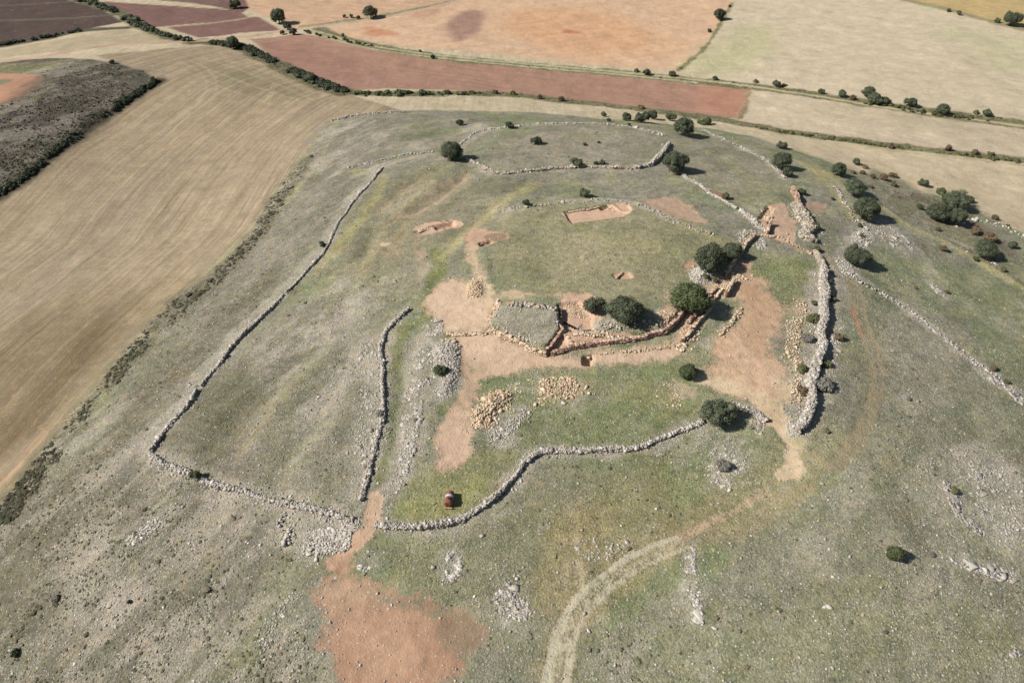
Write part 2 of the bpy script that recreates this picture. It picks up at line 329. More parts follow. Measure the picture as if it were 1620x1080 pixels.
region([(630,740),(800,700),(850,720),(780,790),(700,825),(610,825)], cov=(150,148,105), soft=5, wob=3, k=.7)
region([(1000,740),(1260,700),(1400,640),(1620,700),(1900,900),(1800,1300),(900,1300),(900,1080),(960,920),(1100,830)], cov=(143,141,117), soft=10, wob=8, wsc=14, k=.65, stone=.25)
region([(580,850),(900,750),(1050,760),(1000,850),(880,960),(760,980),(650,930)], cov=(138,142,108), soft=8, wob=6, wsc=10, k=.65, stone=.3)
region([(1040,720),(1200,760),(1120,830),(1000,900),(900,900),(880,840),(960,780)], cov=(157,147,107), soft=9, wob=6, wsc=7, k=.7)
region([(1100,640),(1230,680),(1220,760),(1140,800),(1060,760)], cov=(128,140,92), soft=5, wob=4, wsc=6, k=.6, stone=.35)
region([(1340,440),(1620,600),(1620,800),(1400,720),(1330,560)], cov=(150,145,125), soft=9, wob=5, k=.8)
region([(1100,400),(1180,390),(1290,410),(1290,450),(1260,520),(1200,440),(1130,450)], cov=(135,144,100), soft=4, wob=3, k=.8)
region([(1380,260),(1500,330),(1620,440),(1620,470),(1480,370),(1360,290)], cov=(140,136,108), soft=4, wob=3, scrub=.55, k=.8, stone=.25)
region([(1395,310),(1460,318),(1510,345),(1620,430),(1620,400),(1540,340),(1440,300)], cov=(122,112,98), soft=4, wob=3, scrub=.75, k=.7)
for p, w in (([(1290,262),(1340,300),(1400,330),(1440,360),(1500,385),(1560,420),(1640,470),(1800,560)], 2.2), ([(1200,236),(1260,250),(1310,290),(1350,340)], 2.0),
             ([(535,190),(510,250),(470,300),(440,330)], 1.8), ([(770,350),(800,320),(850,290)], 2.2), ([(1060,352),(1120,372),(1165,390)], 1.6), ([(940,185),(1080,205),(1170,225)], 2),
             ([(720,240),(650,248),(590,265),(560,280)], 2), ([(560,270),(620,280),(560,360),(510,420)], 3)):
    region(p, line=w, cov=(178,168,122), soft=1.6, wob=.9, wsc=4, k=.7)
for p, w, c, k in (([(780,620),(900,650),(1050,640)], 9, (124,138,92), .55), ([(850,700),(950,690),(1010,670)], 4, (120,134,88), .6), ([(1000,620),(1060,640),(1090,660)], 5, (150,146,104), .5), ([(640,800),(700,800),(760,770)], 4, (158,156,104), .7), ([(1150,460),(1220,430),(1270,420)], 6, (130,144,94), .6), ([(565,470),(575,420),(600,375),(640,330),(690,290)], 3.5, (170,158,128), .6), ([(540,500),(560,460),(560,420),(590,360)], 3, (134,136,104), .6),
             ([(620,400),(650,340),(700,300),(740,270)], 2.6, (176,158,128), .6), ([(600,330),(650,290),(700,262)], 2.2, (178,160,130), .7), ([(650,400),(690,350),(730,300),(780,285)], 3, (130,134,100), .6),
             ([(690,405),(720,380),(760,345),(785,322),(835,288)], 3.0, (184,174,132), .8), ([(555,560),(580,490),(620,420)], 3.5, (168,158,134), .5), ([(400,700),(440,640),(480,590),(520,560)], 3.0, (166,156,130), .6),
             ([(330,720),(380,660),(440,600),(500,540)], 3, (124,126,98), .6), ([(470,740),(500,690),(540,640)], 3, (168,160,140), .6), ([(500,280),(560,240),(640,215),(720,208)], 3, (134,132,104), .5),
             ([(560,225),(640,200),(740,190)], 2.5, (172,164,128), .6), ([(680,400),(668,440),(660,480)], 2.2, (176,164,142), .7), ([(860,350),(960,370),(1060,400)], 5, (168,162,122), .5),
             ([(1120,240),(1180,275),(1230,320)], 3, (166,160,122), .5), ([(1330,300),(1400,380),(1500,460),(1620,540)], 4, (166,162,130), .5), ([(300,900),(400,800),(480,760)], 5, (168,158,140), .5),
             ([(150,1000),(260,900),(330,840)], 5, (128,124,102), .5), ([(360,1080),(420,960),(500,880)], 6, (136,142,108), .6), ([(1400,700),(1500,800),(1620,880)], 7, (166,162,136), .5), ([(1300,1000),(1420,960),(1560,1000)], 9, (134,142,102), .5),
             ([(960,960),(1040,900),(1120,880)], 5, (122,140,92), .6), ([(1060,740),(1090,800),(1150,820)], 5, (126,142,90), .6)):
    region(p, line=w, cov=c, soft=2.4, wob=1.6, wsc=5, k=k)
# greener strip inside the long stone wall and along the lane
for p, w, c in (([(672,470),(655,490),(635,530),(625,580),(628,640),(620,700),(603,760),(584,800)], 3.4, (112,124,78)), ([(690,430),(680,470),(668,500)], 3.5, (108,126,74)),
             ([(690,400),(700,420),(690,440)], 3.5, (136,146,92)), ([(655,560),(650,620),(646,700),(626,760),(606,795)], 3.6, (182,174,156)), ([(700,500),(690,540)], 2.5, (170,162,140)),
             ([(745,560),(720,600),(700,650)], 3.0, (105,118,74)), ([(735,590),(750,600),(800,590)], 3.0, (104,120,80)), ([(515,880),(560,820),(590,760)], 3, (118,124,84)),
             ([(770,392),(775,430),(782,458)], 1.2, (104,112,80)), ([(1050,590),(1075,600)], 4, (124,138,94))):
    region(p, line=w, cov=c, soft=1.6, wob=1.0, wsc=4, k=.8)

# bare earth
SO = ('bare_soil','trodden tan and reddish soil round the excavation')
def soil(p, c=(203,163,134), **kw):
    kw.setdefault('soft', 3.4); kw.setdefault('wob', 1.5); kw.setdefault('wsc', 3)
    region(p, SO, soil=c, scrub=0, stone=.05, grass=.35, **kw)
soil([(680,460),(700,444),(745,440),(790,470),(788,495),(772,522),(745,530),(705,527),(690,505),(672,490)])
soil([(788,458),(860,462),(905,462),(912,470),(840,470),(800,472)], (190,158,124), k=.8, soft=1.6)
soil([(706,532),(772,526),(800,540),(862,560),(925,562),(1000,552),(1075,545),(1085,556),(1040,570),(960,576),(870,584),(790,590),(745,602),(735,570),(715,556)])
soil([(735,580),(748,600),(730,650),(705,680)], (190,152,124), line=(3.2, 3.0))
soil([(712,655),(738,650),(748,690),(752,722),(720,738),(695,745),(690,700)], (200,158,130))
soil([(742,362),(760,360),(800,370),(804,378),(780,386),(745,395),(738,385)], (186,142,116), soft=.8)
soil([(762,372),(795,368),(804,378),(775,384)], (152,118,94), soft=.6, wob=.2)
soil([(745,395),(760,440),(755,470)], (195,162,130), line=(2.2, 3.5), k=.85)
soil([(645,362),(680,352),(730,346),(735,358),(700,364),(660,372)], (204,158,130), soft=.8)
soil([(600,382),(620,384),(608,392),(596,390)], (205,165,135), soft=.6)
soil([(660,360),(668,400),(664,440)], (176,148,122), line=2.0, k=.6)
soil([(735,280),(700,310),(660,335),(620,345)], (180,150,122), line=(1.2, 2.6), k=.75)
soil([(1000,318),(1068,308),(1118,345),(1110,354),(1075,350),(1040,335)], (184,144,118), soft=1.2, wob=1.4, k=.9)
soil([(1100,291),(1125,298),(1155,310),(1160,318),(1140,316),(1110,300)], (158,112,92), soft=.7, wob=.4)
soil([(1265,320),(1290,318),(1312,325),(1300,335),(1270,334)], (172,134,112), soft=1.2)
soil([(1200,345),(1222,323),(1245,323),(1255,350),(1262,388),(1240,385),(1222,375),(1205,368)], (196,152,124), soft=.8)
soil([(885,335),(962,324),(978,320),(998,325),(1000,336),(985,342),(905,353),(893,345)], (206,158,130), soft=.5, wob=.2)
soil([(965,432),(995,428),(1004,440),(975,442)], (196,152,124), soft=.5, wob=.2)
soil([(880,465),(920,462),(945,470),(960,500),(940,530),(905,530),(885,510)], (206,158,130), soft=1.0)
soil([(1155,430),(1200,440),(1240,480),(1245,520),(1232,575),(1250,600),(1245,640),(1210,650),(1160,625),(1105,600),(1130,560),(1165,500),(1150,470)], (204,158,126), soft=6, wob=3.4, wsc=4, k=.84)
soil([(1175,440),(1225,470),(1232,500),(1210,560),(1170,540),(1180,490)], (190,144,112), soft=4, wob=2.4)
soil([(1160,420),(1180,410),(1195,430),(1180,445),(1155,445)], (180,138,112), soft=1)
soil([(1105,600),(1170,615),(1225,650),(1245,680),(1255,705),(1255,740)], (206,170,136), line=(2.5, 3.2), soft=1.4)
soil([(1248,735),(1268,735),(1262,755),(1235,758),(1222,750)], (216,176,140), soft=1.0)
soil([(1245,600),(1235,650),(1225,665)], (196,160,126), line=2.2, soft=1.4, k=.8)
soil([(1060,600),(1110,605),(1090,640),(1040,640)], (180,160,128), k=.6, soft=3, wob=3)
soil([(1080,418),(1092,410),(1100,420),(1085,425)], (190,140,110), soft=1, k=.8)
soil([(598,792),(585,830),(565,860),(535,885)], (200,156,126), line=(2.4, 2.6), soft=.9)
soil([(525,885),(545,880),(552,905),(600,935),(680,960),(740,985),(745,1020),(700,1080),(690,1150),(560,1150),(535,1060),(515,990),(517,930)], (166,120,94), soft=5.0, wob=3.0)
soil([(540,960),(640,950),(690,990),(680,1060),(600,1085),(550,1050)], (182,134,106), soft=8, wob=4)
soil([(690,960),(760,990),(775,1010),(730,1040),(700,1010)], (150,118,94), soft=2.4, wob=1.6)
soil([(600,935),(680,945),(700,965),(640,962)], (152,116,92), soft=2, wob=1.2, k=.9)
soil([(530,905),(580,935),(620,940),(560,950),(520,940)], (180,142,112), soft=5, wob=2, k=.5)
soil([(888,527),(905,531),(945,529),(1000,531),(1002,539),(925,551),(885,557),(872,562),(880,545)], (204,158,126), soft=1.4, wob=.6)
soil([(1085,498),(1108,472),(1132,476),(1102,520),(1080,545),(1062,540)], (200,160,130), soft=2.0, wob=1)
soil([(1040,490),(1066,482),(1078,490),(1060,510),(1044,516)], (200,158,128), soft=3, wob=1, k=.8)
soil([(1105,440),(1150,428),(1160,448),(1148,472),(1120,470)], (196,158,128), soft=3, wob=1.2, k=.8)
# wheel tracks
WT = ('dirt_track','worn pale wheel track curving in from the bottom edge')
def wheel(p, w, c, k=.9, nm=WT): region(p, nm, line=w, soil=c, soft=.9, wob=.35, wsc=2, k=k)
wheel([(862,1120),(866,1060),(882,1000),(905,955),(935,925),(975,893),(1020,868),(1070,850)], (1.6,.7), (196,178,150), .82)
wheel([(898,1120),(896,1060),(908,1010),(925,970),(958,935),(1000,905),(1050,880),(1100,862)], (1.4,.6), (194,175,146), .78)
region([(870,1120),(880,1050),(896,1000),(925,950),(980,900),(1050,862),(1110,835),(1180,800),(1235,760)], line=(4.5, 7.0), cov=(170,154,120), soft=3.0, wob=1.6, wsc=3, k=.65)
wheel([(1060,860),(1120,828),(1180,800),(1225,765),(1245,745)], 1.4, (190,160,126), .5, SO)
wheel([(1085,868),(1140,845),(1200,812),(1250,775)], 1.0, (184,155,122), .42, SO)
region([(880,940),(900,900),(905,860),(930,830)], line=7, cov=(172,156,120), soft=3, wob=1.5, k=.7)
region([(1180,790),(1260,740),(1320,700)], line=8, cov=(160,156,118), soft=4, wob=2, k=.6)
region([(880,1120),(880,1060),(896,1000),(920,955),(960,918),(1010,890),(1060,868)], line=1.0, soil=(190,172,140), soft=1.6, k=.62)
wheel([(893,930),(897,890),(890,850)], .9, (186,166,128), .55, SO)
wheel([(918,930),(915,880),(915,850)], 1.6, (190,170,132), .5, SO)
for off in (0, 15):
    wheel([(1335+off*.6,430),(1352+off,470),(1352+off,500),(1372+off,550),(1385+off,600),(1375+off*.8,650),(1345+off,700),(1310+off,740)], 1.1, (158,138,106), .9, SO)
wheel([(1350,490),(1360,520),(1365,530)], 1.6, (176,128,98), .7, SO)
wheel([(1262,395),(1310,410),(1330,425)], 2.0, (165,145,105), .6, SO)
wheel([(1258,690),(1300,720),(1260,800),(1160,850)], 2.5, (165,155,112), .4, SO)
# stony patches: slopes, outcrops, scree
for poly, st, c, kk in (
  ([(665,520),(690,500),(700,530),(690,560),(640,600),(650,560)], .7, (160,155,138), .6), ([(640,600),(690,570),(690,640),(650,760),(605,830),(598,800),(630,700)], .6, (158,150,134), .7),
  ([(560,540),(600,540),(600,690),(565,780),(548,700),(572,620)], .7, (160,155,138), .7), ([(520,440),(560,430),(600,470),(600,540),(520,530)], .5, (152,148,126), .6),
  ([(190,850),(250,800),(275,820),(230,850),(200,870)], .6, (170,160,146), .7), ([(200,770),(260,740),(300,790),(260,800)], .5, (166,155,138), .6),
  ([(440,810),(480,820),(480,860),(445,865)], .8, (165,160,145), .7), ([(480,840),(560,835),(555,870),(500,885),(470,870)], .7, (160,155,138), .6),
  ([(705,880),(725,870),(730,900),(715,920)], 1, (186,180,168), .9), ([(780,910),(800,900),(840,960),(835,990),(800,975)], .9, (178,172,158), .6),
  ([(1520,715),(1560,700),(1620,760),(1620,850),(1590,870),(1550,840)], .8, (178,172,156), .75), ([(1490,760),(1505,762),(1530,810),(1560,830),(1545,840),(1510,815)], 1, (186,180,166), .8),
  ([(1490,880),(1540,892),(1620,905),(1620,925),(1540,905)], .8, (172,168,150), .7), ([(1085,860),(1098,860),(1102,920),(1112,990),(1102,985),(1092,930)], .9, (176,170,152), .7),
  ([(1110,700),(1170,690),(1180,740),(1150,770),(1110,740)], .8, (150,148,128), .6), ([(1370,340),(1420,345),(1460,400),(1420,400),(1370,370)], .8, (164,158,142), .6),
  ([(1320,400),(1345,350),(1380,370),(1370,400),(1345,435),(1325,430)], .9, (172,165,152), .6), ([(760,640),(800,660),(830,640),(800,700),(770,700)], .8, (165,165,145), .7),
  ([(1290,590),(1310,520),(1335,500),(1330,560),(1310,640)], .8, (165,158,144), .5), ([(830,600),(930,590),(930,640),(850,650)], .6, (190,176,145), .6),
  ([(480,200),(560,180),(620,200),(580,250),(500,290)], .55, (150,142,126), .6), ([(690,540),(722,538),(730,560),(728,595),(708,632),(692,630),(704,600),(698,575),(682,562)], 1.0, (176,170,158), 1),
  ([(400,960),(470,900),(540,930),(530,1060),(430,1050)], .6, (150,148,128), .5), ([(100,880),(200,850),(240,980),(120,1000)], .45, (152,140,126), .5),
  ([(560,875),(590,870),(600,900),(570,905)], .8, (168,160,142), .6), ([(600,230),(700,215),(780,190),(760,215),(680,240)], .5, (158,150,130), .6),
  ([(1180,640),(1215,650),(1215,690),(1190,690)], .8, (178,168,140), .6), ([(1200,600),(1222,605),(1222,615),(1205,612)], .9, (190,170,150), .9)):
    region(poly, stone=st, cov=c, soft=3, wob=2.5, wsc=5, k=kk)
for p, w, st, c in (([(1330,425),(1400,465),(1450,500),(1500,540),(1550,580),(1640,640)], 1.5, .8, (178,172,158)), ([(700,250),(740,222),(765,203),(860,196),(960,194),(1050,212)], 2.6, .9, (176,168,148)),
    ([(785,335),(850,325),(925,317),(980,318),(1020,325),(1070,350)], 1.6, .8, (176,170,142)), ([(560,278),(640,250),(720,240)], 1.8, .8, (168,160,140)),
    ([(1110,205),(1160,228),(1210,250),(1240,282)], 1.8, .9, (176,168,148)), ([(1400,350),(1460,400),(1480,430)], 1.2, .8, (180,174,158)), ([(1470,448),(1496,468)], 1.6, 1, (196,190,180)),
    ([(1545,395),(1480,370)], 1, .8, (180,174,158)), ([(1560,590),(1640,640)], 2.6, 1, (190,186,178)), ([(1275,480),(1262,520),(1258,600),(1262,640)], 3.0, .9, (186,172,142)),
    ([(1170,490),(1160,510),(1135,530),(1120,545)], 1.6, .9, (190,178,148)), ([(930,560),(1000,556),(1077,543)], 1.2, .6, (206,180,148)), ([(1060,470),(1075,490),(1040,510)], 3.0, .8, (190,165,138)),
    ([(1100,500),(1130,440),(1160,430)], 3.0, .8, (196,168,138)), ([(970,515),(1050,505)], 3, .7, (165,162,140)), ([(1205,370),(1230,372),(1285,400)], 1.0, .8, (196,176,150)),
    ([(0,790),(60,720),(120,640),(190,560),(260,480),(330,430)], 4.0, .45, (146,136,108)), ([(330,430),(400,362),(430,318),(480,245),(530,190)], 3.0, .55, (158,150,118))):
    region(p, line=w, stone=st, cov=c, soft=1.8, wob=1.2, wsc=3, k=.8)
for p, w, sv in (([(10,808),(72,728),(132,648),(202,568),(272,490),(342,440),(408,370),(436,322),(466,280),(490,250)], 6.0, .95), ([(20,900),(140,740),(300,560)], 7, .5), ([(200,660),(300,560),(420,440)], 6, .5), ([(0,1000),(100,860),(180,800)], 8, .5)):
    region(p, line=w, scrub=sv, cov=(124,118,98), soft=3.5, wob=3, wsc=4, k=.75)
for p, w in (([(600,264),(579,290),(552,320),(524,362),(511,392),(482,425),(444,465),(416,492),(378,528),(352,556),(320,598),(302,620),(290,640),(260,672),(230,712)], 3.0), ([(235,720),(310,760),(410,787),(520,818),(560,830)], 3.2),
             ([(646,492),(605,530),(600,560),(603,600),(605,640),(602,670),(592,700),(580,740),(570,790)], 3.0), ([(592,836),(640,841),(690,840),(725,828),(765,808),(800,785),(832,735),(850,720),(900,716),(1025,714),(1075,686),(1120,668)], 2.0),
             ([(1300,440),(1300,480),(1302,530),(1285,575),(1284,620),(1262,680)], 5.0), ([(735,254),(790,280),(880,270),(1000,269)], 1.8)):
    region(p, line=w, stone=.95, cov=(176,168,153), soft=2.2, wob=1.6, wsc=2.5, k=.65)
# excavated mound top
region([(790,477),(880,487),(886,525),(862,556),(776,522)], ('grass_mound','stony grass mound left uncut inside the excavation'), cov=(142,145,118), stone=.6, soft=.6, wob=.3, k=1, soilk=0, soil=(200,163,134))
region([(955,495),(1045,505),(1048,524),(960,528),(930,520)], cov=(150,150,118), stone=.7, soft=1.2, k=.9, soilk=0, soil=(200,163,134))
region([(795,477),(880,480),(870,492),(800,490)], soil=(196,150,120), soft=1.2, wob=1.2, k=.55)

ca_, sa_ = math.cos(math.radians(50)), math.sin(math.radians(50))
UU, VV = GX*ca_+GY*sa_, -GX*sa_+GY*ca_
hm = (MSK[..., 2] < .1)*(SOIL[..., 3] < .3)*sstep(.05, .4, MSK[..., 0])
dr = np.maximum(sstep(.52, .66, fbm(UU/2.6, VV, 5, 211, 5))*.7, sstep(.56, .66, fbm(UU/3.2, VV, 1.9, 411, 4))*.55)*hm
COV[..., :3] = COV[..., :3]*(1-dr[..., None])+lin((184,174,158))*dr[..., None]; MSK[..., 0] = np.clip(MSK[..., 0]+dr*.8, 0, 1)
dk = np.maximum(sstep(.53, .66, fbm(UU/2.0, VV, 7, 311, 5))*.55, sstep(.56, .66, fbm(UU/2.6, VV, 2.1, 511, 4))*.4)*(MSK[..., 2] < .1)
COV[..., :3] *= (1-dk[..., None]*np.array([.34, .28, .36]))
# ------------------------------------------------------------------ relief: trenches, pits, mounds, terraces
def relief(px, dz, soft=.35, line=None, exact=True, world=None):
    P = ground(px) if exact else ground(smooth(px, 2) if line is not None else smoothc(px, 1))
    sl = patch(P, soft*2+(line or 0)+1)
    D = pdist(GX[sl], GY[sl], P, line is None) - (line/2 if line else 0)
    H[sl] += dz*(1-sstep(-soft, soft, D))
relief([(893,334),(962,324),(976,330),(995,336),(984,342),(905,353),(898,345)], -.55, .2)
relief([(948,327),(962,324),(968,330),(952,333)], -.5, .2)
relief([(972,322),(992,321),(1000,333),(984,337)], -.35, .2)
relief([(967,433),(994,429),(1002,440),(976,441)], -.3, .2)
relief([(688,356),(716,350),(720,357),(690,363)], -1.2, .2)
relief([(655,366),(688,356),(690,363),(662,370)], -.5, .25)
relief([(758,384),(776,379),(778,385),(760,389)], -.9, .2)
relief([(922,563),(938,561),(939,577),(923,577)], -1.3, .15)
relief([(790,480),(882,487),(886,525),(862,556),(774,522)], .9, .3)
relief([(886,524),(900,545),(925,543),(1000,531),(1048,520),(1074,494),(1062,478),(1000,492),(960,492),(942,515)], .55, .4)
relief([(882,480),(915,476),(938,500),(940,522),(905,524),(888,515)], -.8, .25)
relief([(1200,345),(1215,325),(1224,330),(1214,352)], -.6, .2)
relief([(690,545),(722,540),(726,590),(705,625)], .5, 1.2)
relief([(1098,430),(1124,428),(1130,444),(1105,446)], 1.0, 1.5)
relief([(744,445),(760,445),(762,470),(744,470)], .5, 1.0)
relief([(745,655),(780,620),(810,625),(790,645),(760,672)], .45, 1.0)
relief([(660,540),(640,580),(636,640),(628,700)], -.4, 1.5, line=3)
relief([(785,330),(850,322),(930,314),(1000,318),(1060,342),(1130,368)], .25, 1.5, line=2)
for rp, dz, w in (([(735,280),(700,310),(660,335),(620,345),(580,400)], -.7, 2.5), ([(565,470),(575,420),(600,375),(640,330),(690,290)], .6, 3), ([(600,330),(650,290),(700,262)], -.5, 2.5), ([(540,500),(560,460),(590,360)], -.5, 3),
             ([(500,290),(560,245),(640,218),(720,208)], -.6, 4), ([(560,225),(640,200),(740,190)], .6, 3), ([(400,700),(440,640),(520,560)], .45, 4), ([(330,720),(380,660),(440,600),(500,540)], -.45, 4), ([(470,760),(520,690),(560,620)], .4, 4),
             ([(690,405),(720,380),(785,322),(835,288)], -.5, 2.5), ([(150,900),(260,800),(340,700)], .4, 5), ([(300,1000),(420,900),(520,870)], -.35, 5)):
    relief(rp, dz, 2.2, line=w, exact=False)
relief([(780,350),(850,290)], -.3, 2, line=2)
relief([(1340,300),(1400,330),(1440,360),(1500,385),(1560,420),(1640,470)], .5, 2, line=1.5)

# ------------------------------------------------------------------ node materials
def nt(name):
    m = bpy.data.materials.new(name); m.use_nodes = True; t = m.node_tree; t.nodes.clear()
    out = t.nodes.new('ShaderNodeOutputMaterial'); b = t.nodes.new('ShaderNodeBsdfPrincipled')
    b.inputs['Roughness'].default_value = .95; b.inputs['Specular IOR Level'].default_value = .15
    t.links.new(b.outputs[0], out.inputs[0]); return m, t, b
def N(t, ty, **kw):
    n = t.nodes.new('ShaderNode'+ty)
    for k, v in kw.items():
        if k in n.inputs: n.inputs[k].default_value = v
        else: setattr(n, k, v)
    return n
def M(t, op, a, b=None, c=None, clamp=False):
    n = t.nodes.new('ShaderNodeMath'); n.operation = op; n.use_clamp = clamp
    for i, v in enumerate((a, b, c)):
        if v is None: continue
        if isinstance(v, (int, float)): n.inputs[i].default_value = v
        else: t.links.new(v, n.inputs[i])
    return n.outputs[0]
def MIX(t, f, a, b, blend='MIX'):
    n = t.nodes.new('ShaderNodeMix'); n.data_type = 'RGBA'; n.blend_type = blend
    for s, v in ((n.inputs[0], f), (n.inputs[6], a), (n.inputs[7], b)):
        if isinstance(v, (int, float)): s.default_value = v
        elif isinstance(v, (tuple, list, np.ndarray)): s.default_value = (*[float(q) for q in v[:3]], 1)
        else: t.links.new(v, s)
    return n.outputs[2]
def NOISE(t, vec, scale, detail=4, rough=.55):
    n = t.nodes.new('ShaderNodeTexNoise'); n.inputs['Scale'].default_value = scale; n.inputs['Detail'].default_value = detail
    n.inputs['Roughness'].default_value = rough
    if vec is not None: t.links.new(vec, n.inputs['Vector'])
    return n.outputs[0]
def SCALE(t, col_, f):
    n = t.nodes.new('ShaderNodeVectorMath'); n.operation = 'SCALE'; t.links.new(col_, n.inputs[0])
    if isinstance(f, (int, float)): n.inputs[3].default_value = f
    else: t.links.new(f, n.inputs[3])
    return n.outputs[0]

gm, t, b = nt('ground')
L = t.links.new
pos = N(t, 'NewGeometry').outputs['Position']
cov = N(t, 'Attribute', attribute_name='cover'); soi = N(t, 'Attribute', attribute_name='soil'); msk = N(t, 'Attribute', attribute_name='mask')
fuv = N(t, 'Attribute', attribute_name='fuv')
sep = t.nodes.new('ShaderNodeSeparateColor'); L(msk.outputs['Color'], sep.inputs[0])
stone_m, scrub_m, stripe_m = sep.outputs[0], sep.outputs[1], sep.outputs[2]
n_big = NOISE(t, pos, .16, 5); n_mid = NOISE(t, pos, .8, 5, .6); n_fine = NOISE(t, pos, 3.2, 4, .65); n_tiny = NOISE(t, pos, 9, 3, .7)
g = cov.outputs['Alpha']
# grass mottling
v = M(t, 'MULTIPLY_ADD', M(t, 'SUBTRACT', n_mid, .5), 1.5, M(t, 'MULTIPLY', M(t, 'SUBTRACT', n_fine, .5), 2.0))
v = M(t, 'ADD', v, M(t, 'MULTIPLY', M(t, 'SUBTRACT', n_tiny, .5), 1.1))
vg = M(t, 'MULTIPLY_ADD', v, M(t, 'MULTIPLY', g, .62), 1.0)
vf = M(t, 'MULTIPLY_ADD', M(t, 'SUBTRACT', n_big, .5), .5, 1.0)
c1 = SCALE(t, cov.outputs['Color'], M(t, 'MULTIPLY', vg, vf))
hue = NOISE(t, pos, .55, 4)
hk = M(t, 'MULTIPLY', M(t, 'MULTIPLY', M(t, 'SUBTRACT', hue, .45), 3.0, clamp=True), M(t, 'MULTIPLY', g, .9), clamp=True)
c1 = MIX(t, hk, c1, MIX(t, 1.0, c1, (1.10, 1.02, .74), 'MULTIPLY'))
hue2 = NOISE(t, pos, .37, 5)
hk2 = M(t, 'MULTIPLY', M(t, 'MULTIPLY', M(t, 'SUBTRACT', hue2, .52), 4.0, clamp=True), g, clamp=True)
c1 = MIX(t, hk2, c1, MIX(t, 1.0, c1, (1.10, .99, 1.04), 'MULTIPLY'))
# streaky turf running with the slope
mp2 = N(t, 'Mapping'); L(pos, mp2.inputs[0]); mp2.inputs['Rotation'].default_value = (0, 0, math.radians(-50)); mp2.inputs['Scale'].default_value = (.28, 1, 1)
sk2 = M(t, 'ADD', M(t, 'MULTIPLY', M(t, 'SUBTRACT', NOISE(t, mp2.outputs[0], 1.3, 5, .7), .5), 1.1), M(t, 'MULTIPLY', M(t, 'SUBTRACT', NOISE(t, mp2.outputs[0], .35, 4, .65), .5), .8))
c1 = SCALE(t, c1, M(t, 'MULTIPLY_ADD', sk2, M(t, 'MULTIPLY', g, .75), 1.0))
# mowing / plough streaks
mp = N(t, 'Mapping'); L(fuv.outputs['Vector'], mp.inputs[0]); mp.inputs['Scale'].default_value = (1, .022, 1)
s1 = NOISE(t, mp.outputs[0], .7, 3, .7); s2 = NOISE(t, mp.outputs[0], 2.6, 2, .6)
st = M(t, 'ADD', M(t, 'MULTIPLY', M(t, 'MULTIPLY', M(t, 'SUBTRACT', s1, .5), 1.15), M(t, 'MULTIPLY_ADD', n_big, 1.6, .2)), M(t, 'MULTIPLY', M(t, 'SUBTRACT', s2, .5), .55))
c1 = SCALE(t, c1, M(t, 'MULTIPLY_ADD', st, stripe_m, 1.0))
s3 = NOISE(t, mp.outputs[0], .16, 4, .6)
c1 = MIX(t, M(t, 'MULTIPLY', M(t, 'MULTIPLY', M(t, 'SUBTRACT', s3, .48), 4.0, clamp=True), M(t, 'MULTIPLY', stripe_m, .6), clamp=True), c1, MIX(t, 1.0, c1, (.97, .90, .79), 'MULTIPLY'))
# bare soil with ragged edge
sf = M(t, 'ADD', M(t, 'MULTIPLY', M(t, 'SUBTRACT', soi.outputs['Alpha'], .5), 2.1), M(t, 'MULTIPLY', M(t, 'SUBTRACT', n_mid, .5), 2.2))
sf = M(t, 'ADD', sf, M(t, 'MULTIPLY', M(t, 'SUBTRACT', n_fine, .5), 3.0)); sf = M(t, 'ADD', sf, M(t, 'MULTIPLY', M(t, 'SUBTRACT', NOISE(t, pos, .3, 3), .52), 2.2)); sf = M(t, 'ADD', sf, .62, clamp=True)
sc_ = SCALE(t, soi.outputs['Color'], M(t, 'ADD', M(t, 'MULTIPLY_ADD', M(t, 'SUBTRACT', n_mid, .5), .7, 1.0), M(t, 'MULTIPLY', M(t, 'SUBTRACT', n_tiny, .5), .5)))
sc_ = MIX(t, M(t, 'MULTIPLY', M(t, 'SUBTRACT', n_big, .45), 2.5, clamp=True), sc_, MIX(t, 1.0, sc_, (.88, .82, .78), 'MULTIPLY'))
c2 = MIX(t, sf, c1, sc_)
# low dark scrub stains (dead litter under the plants)
sk = M(t, 'MULTIPLY', M(t, 'SUBTRACT', M(t, 'ADD', NOISE(t, pos, 1.1, 5, .65), M(t, 'MULTIPLY', scrub_m, .26)), .68), 9.0, clamp=True)
c2 = MIX(t, M(t, 'MULTIPLY', sk, M(t, 'MULTIPLY_ADD', scrub_m, .5, .25)), c2, MIX(t, 1.0, c2, (.50, .50, .44), 'MULTIPLY'))
# pebbles and slabs of pale limestone
def pebbles(c, scale, thr, size, tone):
    vo = N(t, 'TexVoronoi'); vo.inputs['Scale'].default_value = scale; L(pos, vo.inputs['Vector'])
    sp = t.nodes.new('ShaderNodeSeparateColor'); L(vo.outputs['Color'], sp.inputs[0])
    on = M(t, 'LESS_THAN', sp.outputs[0], M(t, 'MULTIPLY', M(t, 'ADD', stone_m, .05), thr))
    r = M(t, 'LESS_THAN', vo.outputs['Distance'], M(t, 'MULTIPLY_ADD', sp.outputs[1], size*.6, size*.4))
    f = M(t, 'MULTIPLY', M(t, 'MULTIPLY', on, r), M(t, 'SUBTRACT', 1, M(t, 'MULTIPLY', stripe_m, 2, clamp=True)))
    return MIX(t, f, c, MIX(t, sp.outputs[2], lin(tone), lin((206,198,186)))), f
c3, p1 = pebbles(c2, 2.1, .55, .40, (168,158,144))
c3, p2 = pebbles(c3, 4.6, .62, .42, (176,166,150))
L(c3, b.inputs['Base Color'])
bh = M(t, 'ADD', M(t, 'MULTIPLY', n_mid, .35), M(t, 'MULTIPLY', n_fine, .22)); bh = M(t, 'ADD', bh, M(t, 'MULTIPLY', n_tiny, .06))
